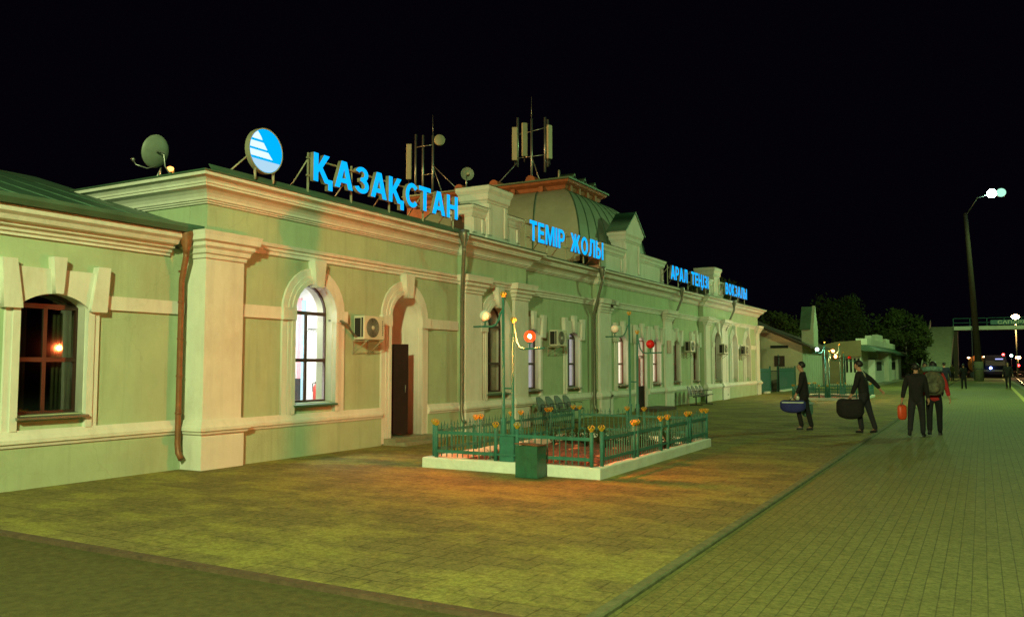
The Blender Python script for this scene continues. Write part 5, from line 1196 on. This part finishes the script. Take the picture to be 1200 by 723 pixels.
    m.ball(c - fd * .022, .1, (.86, 1.02, .98), 16, 10)
    for v in list(m.bm.verts):   # keep the face free
        if (v.co - c).dot(fd) > .045 and v.co.z < c.z + .045: v.co -= fd * .06
        if v.co.z < c.z - .06: v.co.z = c.z - .06 + (v.co.z - c.z + .06) * .3
    m.build('hair', capm or M_hair, root)
    for s in (-1, 1):
        MB().ball(hd + fd * .082 + V3(s * .03, 0, .0), .011, seg=8, rings=6).build('eye', M_eye, root)
        MB().ball(hd + V3(s * .078, -.005, -.015), .022, (.4, .8, 1.2), 8, 6).build('ear', M_skin, root)
    if collar: MB().tube([nek + V3(0, 0, -.01), nek + V3(0, 0, .05)], [.1, .085], 14).build('collar', collar, root)
    root.location = loc; root.rotation_euler = (0, 0, heading); root.scale = (k, k, k)
    M = Matrix.Translation(loc) @ Matrix.Rotation(heading, 4, 'Z') @ Matrix.Scale(k, 4)
    return root, {s: M @ arm_pts[s][3] for s in (-1, 1)}, M, che
def holdall(name, label, hand, size, mat, rz=0, stripe=None, cat='bag', top=.34):
    """soft travel bag hanging from a hand"""
    L, W, Hh = size; z0 = hand.z - top; a = thing(name, label, cat, (hand.x, hand.y, max(0.05, z0)))
    m = MB(); prof = []
    n = 12
    for i in range(n + 1):
        u = i / n; x = -L / 2 + L * u; e = (1 - abs(2 * u - 1) ** 3.5) ** .5 if 0 < u < 1 else 0.05; prof.append((x, e))
    rings = []
    for x, e in prof:
        rg = []
        for j in range(14):
            t = 2 * math.pi * j / 14; c, s = math.cos(t), math.sin(t); rg.append(m.bm.verts.new((x, W / 2 * e * abs(c) ** .7 * (1 if c > 0 else -1), Hh / 2 + Hh / 2 * (.45 + .55 * e) * abs(s) ** .7 * (1 if s > 0 else -1) - .02 * math.cos(x * 9))))
        rings.append(rg)
    for r0, r1 in zip(rings[:-1], rings[1:]):
        for j in range(14): f = m.bm.faces.new((r0[j], r0[(j + 1) % 14], r1[(j + 1) % 14], r1[j])); f.smooth = True
    m.bm.faces.new(rings[0]); m.bm.faces.new(rings[-1][::-1])
    body = m.build('bag_body', mat, None); body.location = (0, 0, 0); body.data.transform(Matrix.Translation((0, 0, 0)))
    cz = min(v.co.z for v in body.data.vertices); body.parent = a; body.location = (0, 0, 0)
    h = MB()
    for s in (-1, 1): h.tube([(-L * .2, s * W * .25, Hh * .93), (-L * .1, s * W * .1, top - .06 + Hh * 0), (0, 0, top), (L * .1, s * W * .1, top - .06), (L * .2, s * W * .25, Hh * .93)], .011, 6)
    q = h.build('handle', M_black, None); v0 = q.location.copy(); q.data.transform(Matrix.Translation(v0)); q.location = (0, 0, 0); q.parent = a
    if stripe:
        s_ = MB(); s_.box(-L * .42, L * .42, -W / 2 - .006, W / 2 + .006, Hh * .80, Hh * .90); q = s_.build('stripe', stripe, None); v0 = q.location.copy(); q.data.transform(Matrix.Translation(v0)); q.location = (0, 0, 0); q.parent = a
    a.rotation_euler = (0, 0, rz); return a
# man walking left with a blue bag
p1, h1, M1, c1 = person('man in a black jacket striding left, carrying a long blue bag', (-4.0, 22.5, 0), R(98), [(20, 32), (-10, 4)], [(10, 6, 14), (-6, 8, 6)], M_clB, M_clB, 1.74, 4, collar=None)
holdall('travel_bag', 'long blue bag with a pale top edge in the left walking man\'s hand', h1[-1] + Vector((-.05, -.05, 0)), (.62, .28, .32), M_bagB, R(8), M_bagW, top=.40)
holdall('shopping_bag', 'green and white checked bag behind the blue bag', h1[1] + Vector((.05, .05, 0)), (.42, .24, .42), M_bagG, R(80), M_bagW, top=.5)
# man walking left, right arm swung back, dark holdall
p2, h2, M2, c2_ = person('stooping man in dark clothes, arm swung out behind, with a big black holdall', (-2.55, 22.4, 0), R(80), [(14, 22), (-12, 6)], [(12, 8, 10), (-48, 22, 12)], M_clB, M_clD, 1.78, 9)
holdall('holdall', 'big rounded black holdall carried by the stooping man', h2[-1] + Vector((0, -.06, 0)), (.64, .34, .50), M_clB, R(5), top=.52)
# couple walking away
p3, h3, M3, c3 = person('person in black on the left of the pair walking away, orange-red bag in hand', (-1.36, 21.85, 0), R(-4), [(-18, 20), (16, 8)], [(-4, 14, 6), (8, 6, 14)], M_clB, M_clD, 1.72, 4, collar=M_clB)
holdall('plastic_bag', 'orange-red plastic bag hanging from the hand of the person in black', h3[-1], (.22, .14, .36), M_bagR, R(30), top=.42)
p4, h4, M4, c4 = person('person in a red jacket walking away with a camouflage backpack', (-1.02, 22.6, 0), R(2), [(-14, 16), (14, 6)], [(6, 6, 20), (-16, 16, 14)], M_clR, M_clB, 1.76, 3, collar=M_clR)
bp_ = thing('backpack', 'large camouflage backpack on the back of the person in the red jacket', 'backpack', tuple(M4 @ (c4 + Vector((0, -.2, -.25)))))
b0 = M4 @ c4; m = MB(); m.ball((b0.x, b0.y - .26, b0.z - .06), .27, (.95, .58, 1.15), 20, 14); 
for v in m.bm.verts: v.co.z = max(v.co.z, b0.z - .33)
m.build('pack', M_camo, bp_)
m = MB(); m.ball((b0.x, b0.y - .43, b0.z - .14), .15, (1.1, .4, .9), 14, 10); m.build('front_pocket', M_camo, bp_)
m = MB(); m.tube([(b0.x - .2, b0.y - .26, b0.z + .28), (b0.x, b0.y - .3, b0.z + .31), (b0.x + .2, b0.y - .26, b0.z + .28)], .06, 10); m.build('bed_roll', M_bagG, bp_)
for s in (-1, 1): m = MB(); m.tube([(b0.x + s * .12, b0.y - .1, b0.z + .2), (b0.x + s * .12, b0.y + .03, b0.z + .2), (b0.x + s * .13, b0.y + .14, b0.z + .05), (b0.x + s * .15, b0.y + .05, b0.z - .22)], .018, 6); m.build('strap', M_black, bp_)
# others further down the platform
person('man in a cap with an orange collar beyond the pair, left of them', (-1.9, 36.0, 0), R(175), [(5, 6), (-5, 4)], [(10, 6, 30), (6, 6, 20)], M_clO, M_clD, 1.74, 2, collar=M_bagR)  # the orange tone is the collar's own colour
person('dark figure standing with back turned beside the pair', (-1.75, 50.5, 0), R(8), [(6, 4), (-6, 4)], [(4, 12, 25), (4, 12, 25)], M_clN, M_clB, 1.78, 0, wide=1.08)
person('figure in a long dark coat near the foot of the mast', (-1.1, 66, 0), R(20), [(3, 3), (-5, 4)], [(10, 8, 40), (5, 6, 20)], M_clB, M_clB, 1.70, 0, coat=.28)
person('dark man standing alone at the yellow platform line', (1.6, 68, 0), R(170), [(4, 3), (-4, 3)], [(4, 10, 20), (0, 10, 10)], M_clB, M_clB, 1.82, 0, wide=1.1)
person('stooping dark figure in front of the stair slab', (-3.2, 78, 0), R(120), [(12, 14), (-8, 4)], [(30, 8, 20), (20, 8, 10)], M_clB, M_clB, 1.70, 28)
person('distant person in pale top by the bridge pier', (-2.6, 96, 0), R(160), [(4, 3), (-4, 3)], [(4, 8, 20), (0, 8, 10)], M_clO, M_clB, 1.70, 2)
